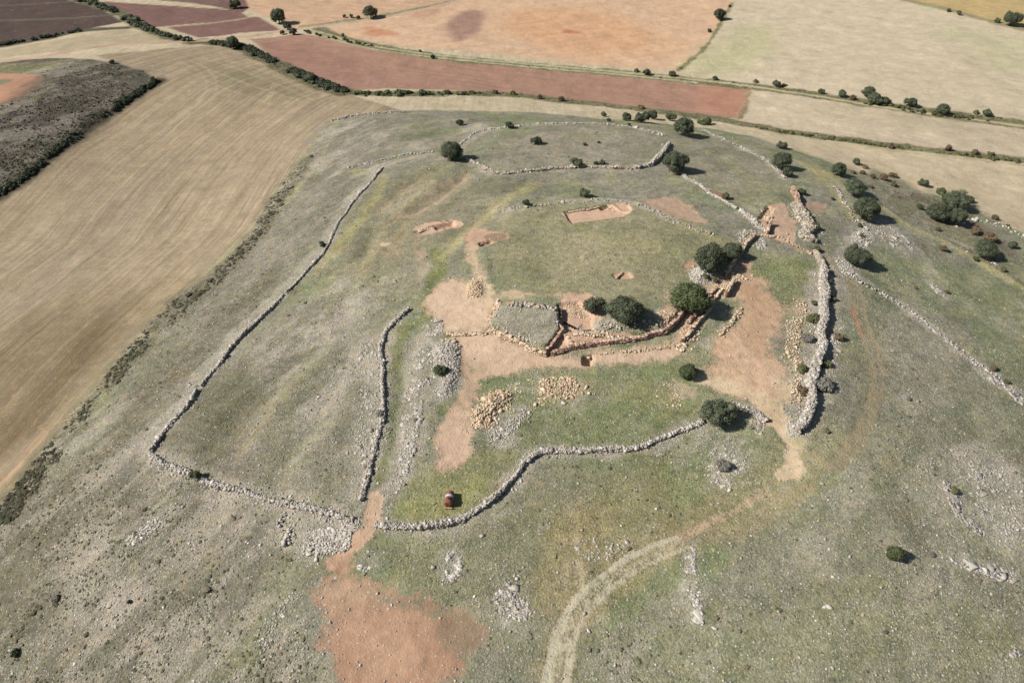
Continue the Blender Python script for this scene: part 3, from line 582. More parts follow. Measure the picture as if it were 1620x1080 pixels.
bh = M(t, 'ADD', M(t, 'MULTIPLY', bh, M(t, 'MULTIPLY_ADD', g, .8, .25)), M(t, 'MULTIPLY', p1, .10))
bh = M(t, 'ADD', bh, M(t, 'MULTIPLY', M(t, 'MULTIPLY', s1, stripe_m), .10))
bp = N(t, 'Bump'); bp.inputs['Strength'].default_value = .9; bp.inputs['Distance'].default_value = .8; L(bh, bp.inputs['Height']); L(bp.outputs[0], b.inputs['Normal'])

# ------------------------------------------------------------------ build the ground sheets
def link(name, me, parent=None, mat=None):
    o = bpy.data.objects.new(name, me); col.objects.link(o)
    if parent: o.parent = parent
    if mat and not me.materials: me.materials.append(mat)
    return o
def mesh_np(name, V, F):
    """F: (n,k) int array of equal faces, or list of such arrays"""
    Fs = F if isinstance(F, list) else [F]
    me = bpy.data.meshes.new(name); V = np.asarray(V, np.float32)
    me.vertices.add(len(V)); me.vertices.foreach_set('co', V.ravel())
    nl = sum(f.size for f in Fs); nf = sum(len(f) for f in Fs)
    me.loops.add(nl); me.polygons.add(nf)
    me.loops.foreach_set('vertex_index', np.concatenate([f.ravel() for f in Fs]).astype(np.int32))
    tot = np.concatenate([np.full(len(f), f.shape[1]) for f in Fs]); st = np.r_[0, np.cumsum(tot)[:-1]]
    me.polygons.foreach_set('loop_start', st.astype(np.int32))
    me.update(calc_edges=True); return me
def attr(me, name, typ, data, dom='POINT'):
    a = me.attributes.new(name, typ, dom); a.data.foreach_set('color' if typ == 'FLOAT_COLOR' else ('vector' if typ == 'FLOAT_VECTOR' else 'value'), np.asarray(data, np.float32).ravel())
# global normals so the sheets meet without a seam
dzx = np.gradient(H, gx, axis=1); dzy = np.gradient(H, gy, axis=0)
NRM = np.stack([-dzx, -dzy, np.ones_like(H)], -1); NRM /= np.linalg.norm(NRM, axis=-1, keepdims=True)
VI = np.arange(NX*NY).reshape(NY, NX)
Q = np.stack([VI[:-1, :-1], VI[:-1, 1:], VI[1:, 1:], VI[1:, :-1]], -1).reshape(-1, 4)
fr = RID[:-1, :-1].ravel()
V_all = np.stack([GX, GY, H], -1).reshape(-1, 3)
covf, soilf, mskf, fuvf = COV.reshape(-1, 4), SOIL.reshape(-1, 4), MSK.reshape(-1, 4), np.concatenate([FUV, np.zeros(GX.shape+(1,))], -1).reshape(-1, 3)
nrmf = NRM.reshape(-1, 3)
for k, (nm, lb) in enumerate(NAMES):
    q = Q[fr == k]
    if not len(q): continue
    u, inv = np.unique(q, return_inverse=True)
    me = mesh_np(nm, V_all[u], inv.reshape(-1, 4))
    me.polygons.foreach_set('use_smooth', np.ones(len(q), bool))
    attr(me, 'cover', 'FLOAT_COLOR', covf[u]); attr(me, 'soil', 'FLOAT_COLOR', soilf[u]); attr(me, 'mask', 'FLOAT_COLOR', mskf[u]); attr(me, 'fuv', 'FLOAT_VECTOR', fuvf[u])
    me.normals_split_custom_set_from_vertices(nrmf[u].tolist())
    o = link(nm, me, None, gm); o['kind'] = 'structure'; o['label'] = lb

def tag(o, label, cat, group=None, kind=None):
    o['label'] = label; o['category'] = cat
    if group: o['group'] = group
    if kind: o['kind'] = kind
    return o
def empty(name, loc, label, cat, group=None, rz=0):
    o = bpy.data.objects.new(name, None); col.objects.link(o); o.location = loc; o.rotation_euler = (0, 0, rz); o.empty_display_size = .3
    return tag(o, label, cat, group)

# ------------------------------------------------------------------ stone materials and stone meshes
def stone_mat(name, rnd):
    m, t, b = nt(name); L = t.links.new
    pos = N(t, 'NewGeometry').outputs['Position']
    if rnd is None: c = N(t, 'Attribute', attribute_name='tint').outputs['Color']
    else:
        r = N(t, 'ObjectInfo').outputs['Random']
        c = MIX(t, r, lin(rnd[0]), lin(rnd[1]))
    nn = NOISE(t, pos, 4, 4, .7)
    c = SCALE(t, c, M(t, 'MULTIPLY_ADD', M(t, 'SUBTRACT', nn, .5), .8, 1.0))
    L(c, b.inputs['Base Color'])
    bp = N(t, 'Bump'); bp.inputs['Strength'].default_value = .5; bp.inputs['Distance'].default_value = .06; L(NOISE(t, pos, 9, 3), bp.inputs['Height']); L(bp.outputs[0], b.inputs['Normal'])
    return m
m_stone = stone_mat('weathered_stone', None)
m_stone_tan = stone_mat('tan_stone', ((196,160,126),(238,214,182)))
m_stone_grey = stone_mat('grey_stone', ((176,166,152),(220,212,200)))
bmx = bmesh.new(); bmesh.ops.create_cube(bmx, size=1); CUBE_V = np.array([v.co[:] for v in bmx.verts]); CUBE_F = np.array([[v.index for v in f.verts] for f in bmx.faces]); bmx.free()
def ico(sub):
    bm = bmesh.new(); bmesh.ops.create_icosphere(bm, subdivisions=sub, radius=1); bm.verts.ensure_lookup_table()
    V = np.array([v.co[:] for v in bm.verts]); F = np.array([[v.index for v in f.verts] for f in bm.faces]); bm.free(); return V, F
ICO1 = ico(1); ICO2 = ico(2)
SVAR = [CUBE_V+rng.uniform(-.16, .16, (8, 3)) for _ in range(24)]
SVAR = [v*np.where(v[:, 2:] > 0, rng.uniform(.72, .95), 1.0)*np.array([1, 1, 1]) for v in SVAR]
PAL = {'grey': [(206,198,184),(190,180,168),(174,164,152),(218,210,200),(200,188,170)],
       'mixed': [(196,186,170),(176,166,152),(204,184,152),(160,150,138),(210,196,172)],
       'tan': [(224,198,166),(210,182,150),(234,214,186),(196,166,134),(216,202,176)],
       'red': [(186,136,110),(206,160,130),(172,122,98),(214,178,146)]}
def rotmats(n, tilt=.35, yaw=None):
    a = rng.uniform(0, 2*math.pi, n) if yaw is None else yaw; bx_ = rng.normal(0, tilt, n); by_ = rng.normal(0, tilt, n)
    ca, sa = np.cos(a), np.sin(a); Rz = np.zeros((n, 3, 3)); Rz[:, 0, 0] = ca; Rz[:, 0, 1] = -sa; Rz[:, 1, 0] = sa; Rz[:, 1, 1] = ca; Rz[:, 2, 2] = 1
    cb, sb = np.cos(bx_), np.sin(bx_); Rx = np.zeros((n, 3, 3)); Rx[:, 0, 0] = 1; Rx[:, 1, 1] = cb; Rx[:, 1, 2] = -sb; Rx[:, 2, 1] = sb; Rx[:, 2, 2] = cb
    cc, sc2 = np.cos(by_), np.sin(by_); Ry = np.zeros((n, 3, 3)); Ry[:, 1, 1] = 1; Ry[:, 0, 0] = cc; Ry[:, 0, 2] = sc2; Ry[:, 2, 0] = -sc2; Ry[:, 2, 2] = cc
    return Rz @ Rx @ Ry
def stones_mesh(name, P, S, pal, R=None):
    n = len(P); R = rotmats(n) if R is None else R
    base = np.array(SVAR)[rng.integers(0, len(SVAR), n)]
    V = np.einsum('nij,nkj->nki', R, base*S[:, None, :])+P[:, None, :]
    F = (CUBE_F[None]+(np.arange(n)*8)[:, None, None]).reshape(-1, 4)
    me = mesh_np(name, V.reshape(-1, 3), F)
    pc = np.array([lin(c) for c in PAL[pal]])[rng.integers(0, len(PAL[pal]), n)]*rng.uniform(.8, 1.15, (n, 1))
    tint = np.concatenate([np.repeat(pc, 8, 0), np.ones((n*8, 1))], 1); attr(me, 'tint', 'FLOAT_COLOR', tint)
    me.materials.append(m_stone); return me
def sample_line(P, step):
    seg = np.hypot(*(P[1:, :2]-P[:-1, :2]).T); s = np.r_[0, np.cumsum(seg)]; n = max(int(s[-1]/step), 2); q = np.linspace(0, s[-1], n)
    X = np.interp(q, s, P[:, 0]); Y = np.interp(q, s, P[:, 1]); dx = np.gradient(X); dy = np.gradient(Y); l = np.hypot(dx, dy)
    return q, X, Y, -dy/l, dx/l
def dry_wall(path, w, h, label, pal='grey', size=.26, apron=1.0, dens=1.0, cat='stone wall', name='dry_stone_wall', group='dry stone walls on the hill', core=True, rag=.5, wv=.8):
    P = ground(smooth(path, 1)); q, X, Y, nx, ny = sample_line(P, .5); n = len(q)
    wob = (vnoise(q, q*0, 4.0, int(path[0][0])) - .5)*w*.9; X = X+nx*wob; Y = Y+ny*wob
    vv_ = .6*vnoise(q, q*0+5, 4.5, int(path[0][1]))+.4*vnoise(q, q*0+5, 1.4, int(path[0][1])+1); hh = h*np.clip(.25+1.5*vv_*rag/.5+(.5-rag), .28, 1.35); ww = w*(1-wv/2+wv*vnoise(q, q*0+9, 3.0, 3))+np.where(hh < .6*h, .25*w, 0); Z = hgt(X, Y)
    root = empty(name, (float(X[n//2]), float(Y[n//2]), float(Z[n//2])), label, cat, group)
    off = np.array(root.location)
    if core:
        prof = [(-.5, -.4), (-.42, .62), (-.2, .88), (.2, .88), (.42, .62), (.5, -.4)]
        V = []
        for a, c in prof:
            j = rng.normal(0, .03, n)
            gz = hgt(X+nx*a*ww, Y+ny*a*ww) if c < 0 else Z
            V.append(np.stack([X+nx*(a*ww+j), Y+ny*(a*ww+j), gz+(c*hh if c > 0 else c)], 1))
        V = np.stack(V, 1); k = len(prof); I = np.arange(n*k).reshape(n, k)
        F = np.stack([I[:-1, :-1], I[1:, :-1], I[1:, 1:], I[:-1, 1:]], -1).reshape(-1, 4)
        caps = [np.array([I[0]]), np.array([I[-1][::-1]])]
        me = mesh_np('wall_core', V.reshape(-1, 3)-off, [F]+caps)
        cc = lin((164,154,140) if pal != 'tan' and pal != 'red' else (176,142,112)); attr(me, 'tint', 'FLOAT_COLOR', np.concatenate([cc[None]*rng.uniform(.8, 1.1, (n*k, 1)), np.ones((n*k, 1))], 1))
        link('wall_core', me, root, m_stone)
    Ltot = q[-1]; size = size*.80; cnt = int(Ltot*(w+1.5*h)/(size**2)*.80*dens)
    s = rng.uniform(0, Ltot, cnt); tt = rng.uniform(-1, 1, cnt)
    side = np.abs(tt) > w/(w+1.6*h)
    a = np.where(side, np.sign(tt)*(.40+rng.uniform(0, .1, cnt)), rng.uniform(-.42, .42, cnt))
    hz = np.where(side, rng.uniform(.0, .85, cnt), .92-.6*np.abs(a)**2)
    a = np.where(side, a*(1.12-.22*hz), a)
    Xs, Ys = np.interp(s, q, X), np.interp(s, q, Y); nxs, nys = np.interp(s, q, nx), np.interp(s, q, ny); ws, hs = np.interp(s, q, ww), np.interp(s, q, hh)
    px_, py_ = Xs+nxs*a*ws, Ys+nys*a*ws
    Pz = hgt(Xs, Ys)+hz*hs
    Pz = np.maximum(Pz, hgt(px_, py_)+.03)
    S = size*np.exp(rng.normal(.05, .38, (cnt, 1)))*rng.uniform(.7, 1.4, (cnt, 3))*np.array([1.15, .95, .62])
    if apron:
        m = int(Ltot*apron*6*dens); s = rng.uniform(0, Ltot, m); s = np.where(vnoise(s, s*0+3, 5, 8) > rng.uniform(.25, .7, m), s, rng.uniform(0, Ltot, m)); d = (w/2+np.abs(rng.normal(0, .55*max(w, .8), m)))*rng.choice([-1, 1], m)
        ax, ay = np.interp(s, q, X)+np.interp(s, q, nx)*d, np.interp(s, q, Y)+np.interp(s, q, ny)*d
        px_ = np.r_[px_, ax]; py_ = np.r_[py_, ay]; Pz = np.r_[Pz, hgt(ax, ay)+.02]; S = np.r_[S, size*np.exp(rng.normal(-.1, .4, (m, 1)))*rng.uniform(.6, 1.2, (m, 3))*np.array([1.1, .9, .6])]
    me = stones_mesh('stones', np.stack([px_, py_, Pz], 1)-off, S, pal)
    o = link('stones', me, root); o['kind'] = 'stuff'
    return root
WG = 'dry stone walls on the hill'
dry_wall([(606,266),(585,290),(558,320),(530,362),(518,392),(490,425),(452,465)], .42, .36, 'upper straight half of the long grey dry stone wall on the left slope', size=.2)
dry_wall([(450,467),(425,492),(388,528),(362,556),(330,598),(318,612)], .45, .5, 'middle length of the left dry stone wall with a dark shadow beside it', size=.26)
dry_wall([(312,618),(300,640),(270,672),(238,716)], .5, .55, 'lower length of the left dry stone wall running down to the pasture corner', size=.26)
dry_wall([(235,718),(270,738),(310,757),(360,770),(410,783),(460,797),(520,812),(560,824)], .8, .5, 'crumbling grey wall closing the bottom of the left pasture up to the dirt path', size=.24, apron=1.6)
dry_wall([(648,490),(625,508),(607,530),(602,560),(606,600),(609,640),(606,670)], .55, .48, 'upper part of the curved grey wall beside the green lane', size=.24)
dry_wall([(604,674),(596,700),(583,740),(575,780),(570,793)], .55, .45, 'lower part of the curved grey wall ending above the path gap', size=.24, apron=1.4)
dry_wall([(592,832),(640,837),(690,835),(725,822),(765,802),(795,780),(812,755),(830,730)], .7, .65, 'front dry stone wall curving up from the path past the rusty tank', size=.23)
dry_wall([(832,728),(850,717),(900,713),(950,713),(1025,710),(1040,697),(1075,682),(1112,667)], .7, .62, 'front dry stone wall running right to the lone dark oak', size=.23)
dry_wall([(1163,645),(1195,653),(1212,668)], .8, .8, 'short curved wall stub right of the lone oak at the gate', size=.23)
dry_wall([(1304,430),(1298,450),(1300,470),(1306,500),(1301,530),(1297,550),(1285,575),(1281,600),(1284,625),(1279,650),(1262,675),(1255,682)], 1.35, 1.7, 'tall thick grey wall winding down the right side of the site', size=.25, apron=1.2, rag=.3, wv=.35)
dry_wall([(1254,323),(1264,342),(1275,362),(1283,384)], 2.4, 1.1, 'broad collapsed wall of pale rubble beside the red soil gateway', pal='mixed', size=.30, apron=1.2)
dry_wall([(1289,398),(1296,412),(1303,428)], 1.0, .7, 'narrow low wall linking the collapsed rubble to the tall right wall', pal='mixed', size=.25)
dry_wall([(735,252),(760,262),(790,278),(830,272),(880,268),(930,264),(1000,267)], .9, .6, 'low back wall running right from the round oak', pal='mixed', size=.26)
dry_wall([(1003,267),(1020,265),(1035,261),(1048,245),(1057,228)], .9, 1.0, 'back wall corner climbing left of the large oak', pal='grey', size=.27)
dry_wall([(1062,266),(1100,290),(1130,310),(1165,330)], .7, .35, 'low thin wall slanting down from the large oak to the gateway', pal='grey', size=.24, core=True)
dry_wall([(1174,334),(1183,346),(1200,358),(1213,366)], 1.0, .8, 'thicker wall end of piled stones beside the gate trench', pal='grey', size=.27)
LG = 'low ruined stone lines'
def low(path, w, h, label, **kw): return dry_wall(path, w, h, label, core=False, apron=1.0, group=LG, cat='stone line', name='ruined_stone_line', dens=kw.pop('dens', .7)*.6, **kw)
low([(1330,425),(1350,440),(1400,465),(1450,500),(1500,540),(1550,580),(1625,635)], .8, .18, 'long white line of fallen stone across the right slope', size=.26)
low([(705,248),(735,222),(760,205),(800,203),(850,196),(930,195),(1000,200),(1050,215)], 1.0, .2, 'faint stone line curving round the back of the hill', size=.28, dens=.4)
low([(785,335),(850,325),(925,317),(980,318),(1020,325),(1070,350),(1130,372)], .8, .15, 'thin terrace edge of stones above the long trench', size=.26, dens=.4)
low([(1110,205),(1160,228),(1210,250),(1240,282)], .9, .2, 'faint stone line descending through the oaks at back right', size=.28, dens=.5)
low([(540,268),(600,255),(640,245),(690,240)], .9, .2, 'faint stone line between the left wall and the round oak', size=.28, dens=.5)
low([(525,192),(560,182),(640,177)], 1.2, .3, 'scattered stone edging at the far left corner of the hill', size=.3, dens=.6)
low([(1275,478),(1262,520),(1258,600),(1262,640)], 2.4, .12, 'pale tan row of rubble left of the tall wall', size=.2, pal='tan', dens=.5)
low([(1172,488),(1160,510),(1135,530)], .8, .25, 'short yellowish stone line below the biggest oak', size=.27, pal='tan', dens=.7)
low([(930,561),(1000,557),(1076,545)], .5, .15, 'single course of tan stones in front of the long facade', size=.24, pal='tan', dens=.6)
low([(1205,371),(1230,374),(1258,390),(1285,402)], .4, .15, 'thin stone kerb along the foot of the red soil gateway', size=.3, pal='tan', dens=.7)
low([(1320,296),(1345,338),(1372,365)], .7, .3, 'low stone edging under the row of oaks on the right slope', size=.3, dens=.6)
low([(1545,395),(1565,412),(1580,425)], .7, .25, 'short stone edging below the oak at the right border', size=.3, dens=.6)
low([(1500,352),(1530,350),(1575,352),(1600,365),(1625,378)], 1.8, .2, 'white outcrop strip at the field edge far right', size=.5, dens=.3)
low([(447,812),(453,830),(455,862)], 2.2, .2, 'loose stone strip below the crumbling left wall', size=.26, dens=.35)

low([(778,519),(800,530),(830,542),(858,556)], 1.0, .2, 'stones littering the edge of the stony mound above the diagonal wall', size=.3, pal='tan', dens=.8)
low([(800,480),(840,484),(880,490)], .9, .2, 'bluish stones along the top edge of the stony mound', size=.34, dens=.6)
low([(786,478),(782,492),(776,508)], .8, .15, 'tan debris on the left edge of the stony mound', size=.28, pal='tan', dens=.7)
low([(935,520),(970,514),(1010,512),(1045,508)], 2.0, .15, 'stony strip behind the long facade wall', size=.28, pal='mixed', dens=.5)
low([(922,530),(950,530),(985,534)], 1.2, .25, 'orange rubble packed behind the left half of the facade', size=.32, pal='tan', dens=.9)
low([(700,536),(712,545),(722,556)], 1.6, .1, 'small tan stones at the head of the bare path', size=.25, pal='tan', dens=.5)
low([(1100,520),(1085,545),(1072,555)], 1.4, .15, 'tan debris outside the outer wall', size=.3, pal='tan', dens=.6)
low([(1155,430),(1175,437),(1190,442)], 1.2, .1, 'scattered tan stones below the pair of oaks', size=.3, pal='tan', dens=.4)
def outcrop(polys, n, label, size=.55, pal='grey'):
    n = int(n*1.8); size *= .62
    P = ground(smoothc(polys, 1)); c = P.mean(0); root = empty('rock_outcrop', tuple(c), label, 'rock outcrop', 'limestone outcrops')
    X = rng.uniform(P[:, 0].min(), P[:, 0].max(), n*6); Y = rng.uniform(P[:, 1].min(), P[:, 1].max(), n*6)
    ok = (pdist(X, Y, P, True) < 0) & (vnoise(X, Y, 1.6, 5)*.6+vnoise(X, Y, .7, 6)*.4 > .45); X, Y = X[ok][:n], Y[ok][:n]; m_ = len(X)
    S = size*np.exp(rng.normal(-.3, .5, (m_, 1)))*rng.uniform(.6, 1.5, (m_, 3)); S[:, 2] = rng.uniform(.06, .16, m_)
    o = link('rock_slabs', stones_mesh('rock_slabs', np.stack([X, Y, hgt(X, Y)+.01], 1)-c, S, pal, rotmats(m_, .08)), root); o['kind'] = 'stuff'
outcrop([(706,880),(722,868),(732,890),(728,905),(715,922),(704,905)], 130, 'pale rock outcrop in the grass below the front wall')
outcrop([(770,965),(790,930),(815,905),(832,915),(830,945),(845,975),(825,985),(800,970)], 190, 'broken white outcrop left of the wheel track near the bottom', .45)
outcrop([(1086,856),(1100,862),(1100,905),(1108,950),(1114,990),(1104,990),(1094,935),(1084,890)], 140, 'thin white rock vein running down right of the wheel track', .45)
outcrop([(1488,758),(1504,762),(1516,788),(1545,830),(1570,850),(1540,842),(1508,812)], 230, 'long white rock rim at the lower right', .5)
outcrop([(1530,722),(1580,735),(1612,780),(1610,840),(1580,850),(1550,810),(1530,770)], 260, 'pale scree patch inside the lower right rim', .35)
outcrop([(1492,880),(1530,890),(1600,902),(1622,912),(1600,920),(1530,902)], 110, 'flat white slabs at the right edge below the scree patch', .7)
outcrop([(636,630),(650,600),(672,600),(668,660),(655,720),(640,760),(625,790),(616,780),(636,700)], 420, 'pale rocky strip on the verge right of the green lane', .38)
outcrop([(668,520),(690,502),(704,512),(696,530),(676,534)], 130, 'small pale outcrop left of the left end of the footing', .42)
outcrop([(655,560),(675,545),(692,560),(690,600),(672,620),(660,600)], 170, 'pale rocky ground left of the crescent cairn', .38)
outcrop([(562,545),(596,540),(600,640),(598,700),(578,760),(556,720),(574,620)], 380, 'grey stony strip left of the curved wall', .32)
outcrop([(198,850),(240,820),(265,815),(240,845),(206,866)], 130, 'pale stony patch below the left pasture corner', .4)
outcrop([(1468,448),(1484,452),(1498,468),(1486,468)], 60, 'short white slab line on the right slope', .5)
outcrop([(1560,588),(1580,600),(1625,632),(1625,645),(1575,612)], 160, 'white rock band where the long stone line meets the right border', .55)
outcrop([(1370,345),(1410,352),(1450,395),(1430,402),(1385,372)], 170, 'scattered white slabs on the slope right of the white boulders', .4)
outcrop([(1115,715),(1150,700),(1180,715),(1178,755),(1150,775),(1118,760)], 190, 'stony ground round the dead grey bush', .35)
outcrop([(1300,575),(1330,500),(1340,520),(1320,580),(1300,640)], 150, 'pale stones outside the tall wall', .35)
outcrop([(560,880),(585,868),(600,880),(592,900),(568,905)], 110, 'pale stones on the right verge of the dirt path', .35)
outcrop([(1540,1000),(1580,1010),(1622,1035),(1600,1040),(1550,1015)], 60, 'white slabs near the bottom right corner', .5)
outcrop([(900,860),(940,850),(1000,850),(990,880),(930,890)], 90, 'scattered pale stones at the head of the wheel track', .35)
outcrop([(800,605),(830,598),(862,600),(884,620),(866,652),(835,650),(812,630)], 110, 'thin scatter of small tan stones between the two tan heaps', .34, 'tan')
outcrop([(1040,600),(1080,610),(1090,640),(1060,650),(1035,630)], 70, 'small pale stones on the worn patch left of the lone oak', .26, 'tan')
outcrop([(1180,640),(1200,650),(1212,672),(1205,690),(1188,680)], 90, 'cream rubble beside the short wall stub at the gate', .36, 'mixed')
outcrop([(400,1000),(440,960),(470,930),(480,950),(440,1000),(410,1040)], 110, 'pale gravelly patch left of the red soil at the bottom', .3)
# ------------------------------------------------------------------ rubble heaps, stones one by one
PROTO = []
for k in range(10):
    V, F = ICO1; d = rng.uniform(.55, 1.25, len(V)); d[V[:, 2] > .5] *= .8
    V2 = V*d[:, None]*np.array([.55, .45, .36])
    me = mesh_np('stone', V2, F); PROTO.append(me)
def proto(mat):
    out = []
    for p in PROTO:
        q = p.copy(); q.materials.append(mat); out.append(q)
    return out
PT, PG = proto(m_stone_tan), proto(m_stone_grey)
def inpoly(P, x, y):
    c = False; n = len(P)
    for k in range(n):
        a, b_ = P[k], P[(k+1) % n]
        if (a[1] > y) != (b_[1] > y) and x < (b_[0]-a[0])*(y-a[1])/(b_[1]-a[1])+a[0]: c = not c
    return c
def heap(polys, nst, size, label, protos, pal, hmax=.3, small=400, name='stone_heap', cat='stone heap', group='rubble heaps', gap=.55):
    if not isinstance(polys[0][0], (tuple, list)): polys = [polys]
    Ps = [ground(smoothc(p, 1)) for p in polys]
    c = np.mean(np.concatenate(Ps), 0)
    root = empty(name, tuple(c), label, cat, group)
    pts = []; jit = size*gap
    A = np.concatenate(Ps); tries = 0
    while len(pts) < nst and tries < nst*60:
        tries += 1
        x = random.uniform(A[:, 0].min(), A[:, 0].max()); y = random.uniform(A[:, 1].min(), A[:, 1].max())
        inn = any(inpoly(P, x, y) for P in Ps)
        if not inn and random.random() < .12: inn = min(float(pdist(np.array([x]), np.array([y]), P, True)[0]) for P in Ps) < 1.0
        if inn and all((x-q[0])**2+(y-q[1])**2 > (size*gap*random.uniform(.5, 1.6))**2 for q in pts): pts.append((x, y))
    for x, y in pts:
        D = min(float(pdist(np.array([x]), np.array([y]), P, True)[0]) for P in Ps)
        z = float(hgt(x, y))+hmax*min(1, max(0, -D/1.2))*random.uniform(.3, 1.0)+size*.06
        o = bpy.data.objects.new('stone', random.choice(protos)); col.objects.link(o); o.parent = root
        s = size*math.exp(random.gauss(-.12, .36)); o.scale = (s*random.uniform(.9, 1.4), s*random.uniform(.7, 1.1), s*random.uniform(.55, 1.1))
        o.rotation_euler = (random.gauss(0, .35), random.gauss(0, .35), random.uniform(0, 6.28)); o.location = (x-c[0], y-c[1], z-c[2])
    if small:
        X = rng.uniform(A[:, 0].min(), A[:, 0].max(), small*3); Y = rng.uniform(A[:, 1].min(), A[:, 1].max(), small*3)
        D = np.min([pdist(X, Y, P, True) for P in Ps], 0); ok = D < 1.0*rng.uniform(-.3, 1, len(X)); X, Y, D = X[ok][:small], Y[ok][:small], D[ok][:small]
        Pz = hgt(X, Y)+hmax*.8*np.clip(-D/1.2, 0, 1)
        o = link('rubble', stones_mesh('rubble', np.stack([X, Y, Pz], 1)-c, size*.5*rng.uniform(.5, 1.3, (len(X), 3)), pal), root); o['kind'] = 'stuff'
    return root
heap([[(762,635),(775,622),(795,614),(810,622),(806,640),(790,646),(775,648)], [(745,655),(762,640),(785,644),(782,665),(765,676),(750,678)]], 210, .5, 'large heap of angular tan stones beside the bare path', PT, 'tan', .25)
heap([[(852,605),(868,597),(878,610),(872,622),(860,625)], [(884,598),(895,595),(915,602),(912,622),(892,634),(880,622)]], 75, .55, 'scattered heap of mixed tan blocks right of the big heap', PT, 'tan', .15, 300, gap=.8)
heap([(744,445),(756,438),(763,455),(760,470),(744,473),(738,462)], 110, .42, 'oval heap of cream stones on the bare soil', PT, 'tan', .25, 200)
heap([(692,545),(716,538),(728,556),(726,590),(710,622),(694,632),(690,622),(704,600),(698,575),(682,560)], 170, .42, 'grey crescent cairn of loose stones round a green shrub', PG, 'grey', .25, 1100)
heap([(1092,430),(1108,420),(1124,426),(1130,440),(1120,450),(1100,448),(1090,440)], 140, .42, 'grey dome cairn between the two big dark oaks', PG, 'grey', .2, 700)
heap([(480,850),(510,835),(545,838),(560,845),(545,865),(520,878),(485,872)], 70, .6, 'spread of grey boulders under the broken wall end', PG, 'grey', .1, 900, gap=.9)
heap([(770,688),(790,680),(812,660),(838,644),(842,650),(820,670),(800,694),(778,700)], 45, .45, 'grey low stones below the tan heap', PG, 'grey', .05, 300, gap=.9)
heap([(1352,372),(1368,360),(1382,372),(1376,384),(1360,392),(1345,388)], 60, .5, 'white boulders above the round oak on the right slope', PG, 'grey', .15, 350, gap=.8)
heap([(1328,410),(1340,408),(1352,426),(1345,436),(1328,430)], 45, .45, 'pale rubble at the foot of the round oak on the right', PG, 'grey', .1, 300, gap=.8)
heap([(1165,372),(1185,362),(1200,368),(1195,385),(1170,392)], 70, .4, 'rubble of grey and pink stones above the excavated corner', PG, 'mixed', .3, 350)
heap([(1195,378),(1210,376),(1210,394),(1198,396)], 35, .4, 'small stone pile on the soil right of the excavated corner', PG, 'grey', .15, 200)
heap([(1248,672),(1268,668),(1272,682),(1255,692),(1245,684)], 50, .42, 'grey tumble of stones at the lower end of the tall wall', PG, 'grey', .3, 300)
heap([(548,815),(566,822),(568,835),(548,842),(532,832)], 60, .38, 'grey stones piled at the end of the wall by the path gap', PG, 'grey', .3, 400)
heap([(1270,575),(1278,560),(1284,590),(1278,640),(1268,620)], 40, .35, 'grey rubble spilling on the left side of the tall wall', PG, 'grey', .1, 300)
heap([(1310,528),(1328,532),(1326,546),(1308,550),(1302,560),(1298,552)], 35, .4, 'grey rubble spilling on the right side of the tall wall', PG, 'grey', .1, 200)
heap([(895,478),(925,482),(935,495),(925,505),(905,500),(895,490)], 60, .38, 'pinkish stones cleared inside the excavated room', PT, 'tan', .1, 300)
heap([(1040,498),(1065,490),(1070,500),(1055,515),(1040,512)], 25, .35, 'tan rubble behind the top end of the facade wall', PT, 'tan', .1, 250)
heap([(1135,455),(1150,446),(1158,456),(1146,470),(1128,474)], 40, .45, 'tan fallen blocks inside the short excavated walls', PT, 'tan', .15, 200)
heap([(1160,437),(1170,428),(1178,434),(1172,444),(1162,446)], 35, .35, 'small tan rubble fan below the shaded wall', PT, 'tan', .1, 150)
heap([(1215,333),(1222,325),(1226,334),(1218,350),(1205,348)], 45, .38, 'pinkish stones on the floor of the gate trench', PT, 'tan', .05, 150)
heap([(1100,500),(1118,496),(1108,520),(1092,540),(1075,540)], 60, .45, 'stony fill between the facade and the outer wall', PT, 'tan', .1, 300)

def single(px, size, label, protos=None, w=1.3, name='boulder'):
    P = ground([px])[0]; o = bpy.data.objects.new(name, random.choice(protos or PG)); col.objects.link(o)
    s = size*1.1; o.scale = (s*w, s, s*.9); o.rotation_euler = (random.gauss(0, .2), random.gauss(0, .2), random.uniform(0, 3)); o.location = (P[0], P[1], P[2]+s*.12)
    return tag(o, label, 'boulder', 'single boulders in the grass')
single((927,613), .8, 'large cream boulder right of the scattered tan blocks', PT)
single((921,622), .6, 'cream stone just below the large cream boulder', PT)
single((932,622), .7, 'cream stone at the right end of the scattered blocks', PT)
single((892,638), .7, 'pale block at the bottom of the scattered blocks')
single((847,640), .65, 'pale stone alone between the two tan heaps')
single((650,591), .6, 'squarish white stone on the verge left of the cairn')
single((925,971), .5, 'small grey green boulder right of the wheel track')
single((931,998), .5, 'small pale boulder nearer the bottom beside the wheel track')
single((1130,994), .55, 'white stone on the lower centre grass')
single((1312,960), .7, 'pair stone, the right of two pale rocks on the lower right slope')
single((1305,960), .5, 'the left of two pale rocks on the lower right slope')
single((1344,880), .5, 'small white stone left of the lone low bush')
single((1558,902), .9, 'white rock at the left end of the outcrop near the right edge')
single((1587,912), 1.0, 'larger white rock in the outcrop near the right edge')
single((1154,775), .6, 'pale stone on the green grass below the dead bush')
single((1301,765), .5, 'tan stone on the grass right of the sandy patch')
single((500,885), .7, 'dark grey boulder at the bottom of the boulder spread')
single((1610,838), .6, 'white stone among dark grass at the right edge')
single((545,870), .6, 'boulder by the dirt path below the broken wall end')
single((528,850), .8, 'flat grey slab in the boulder spread by the path')

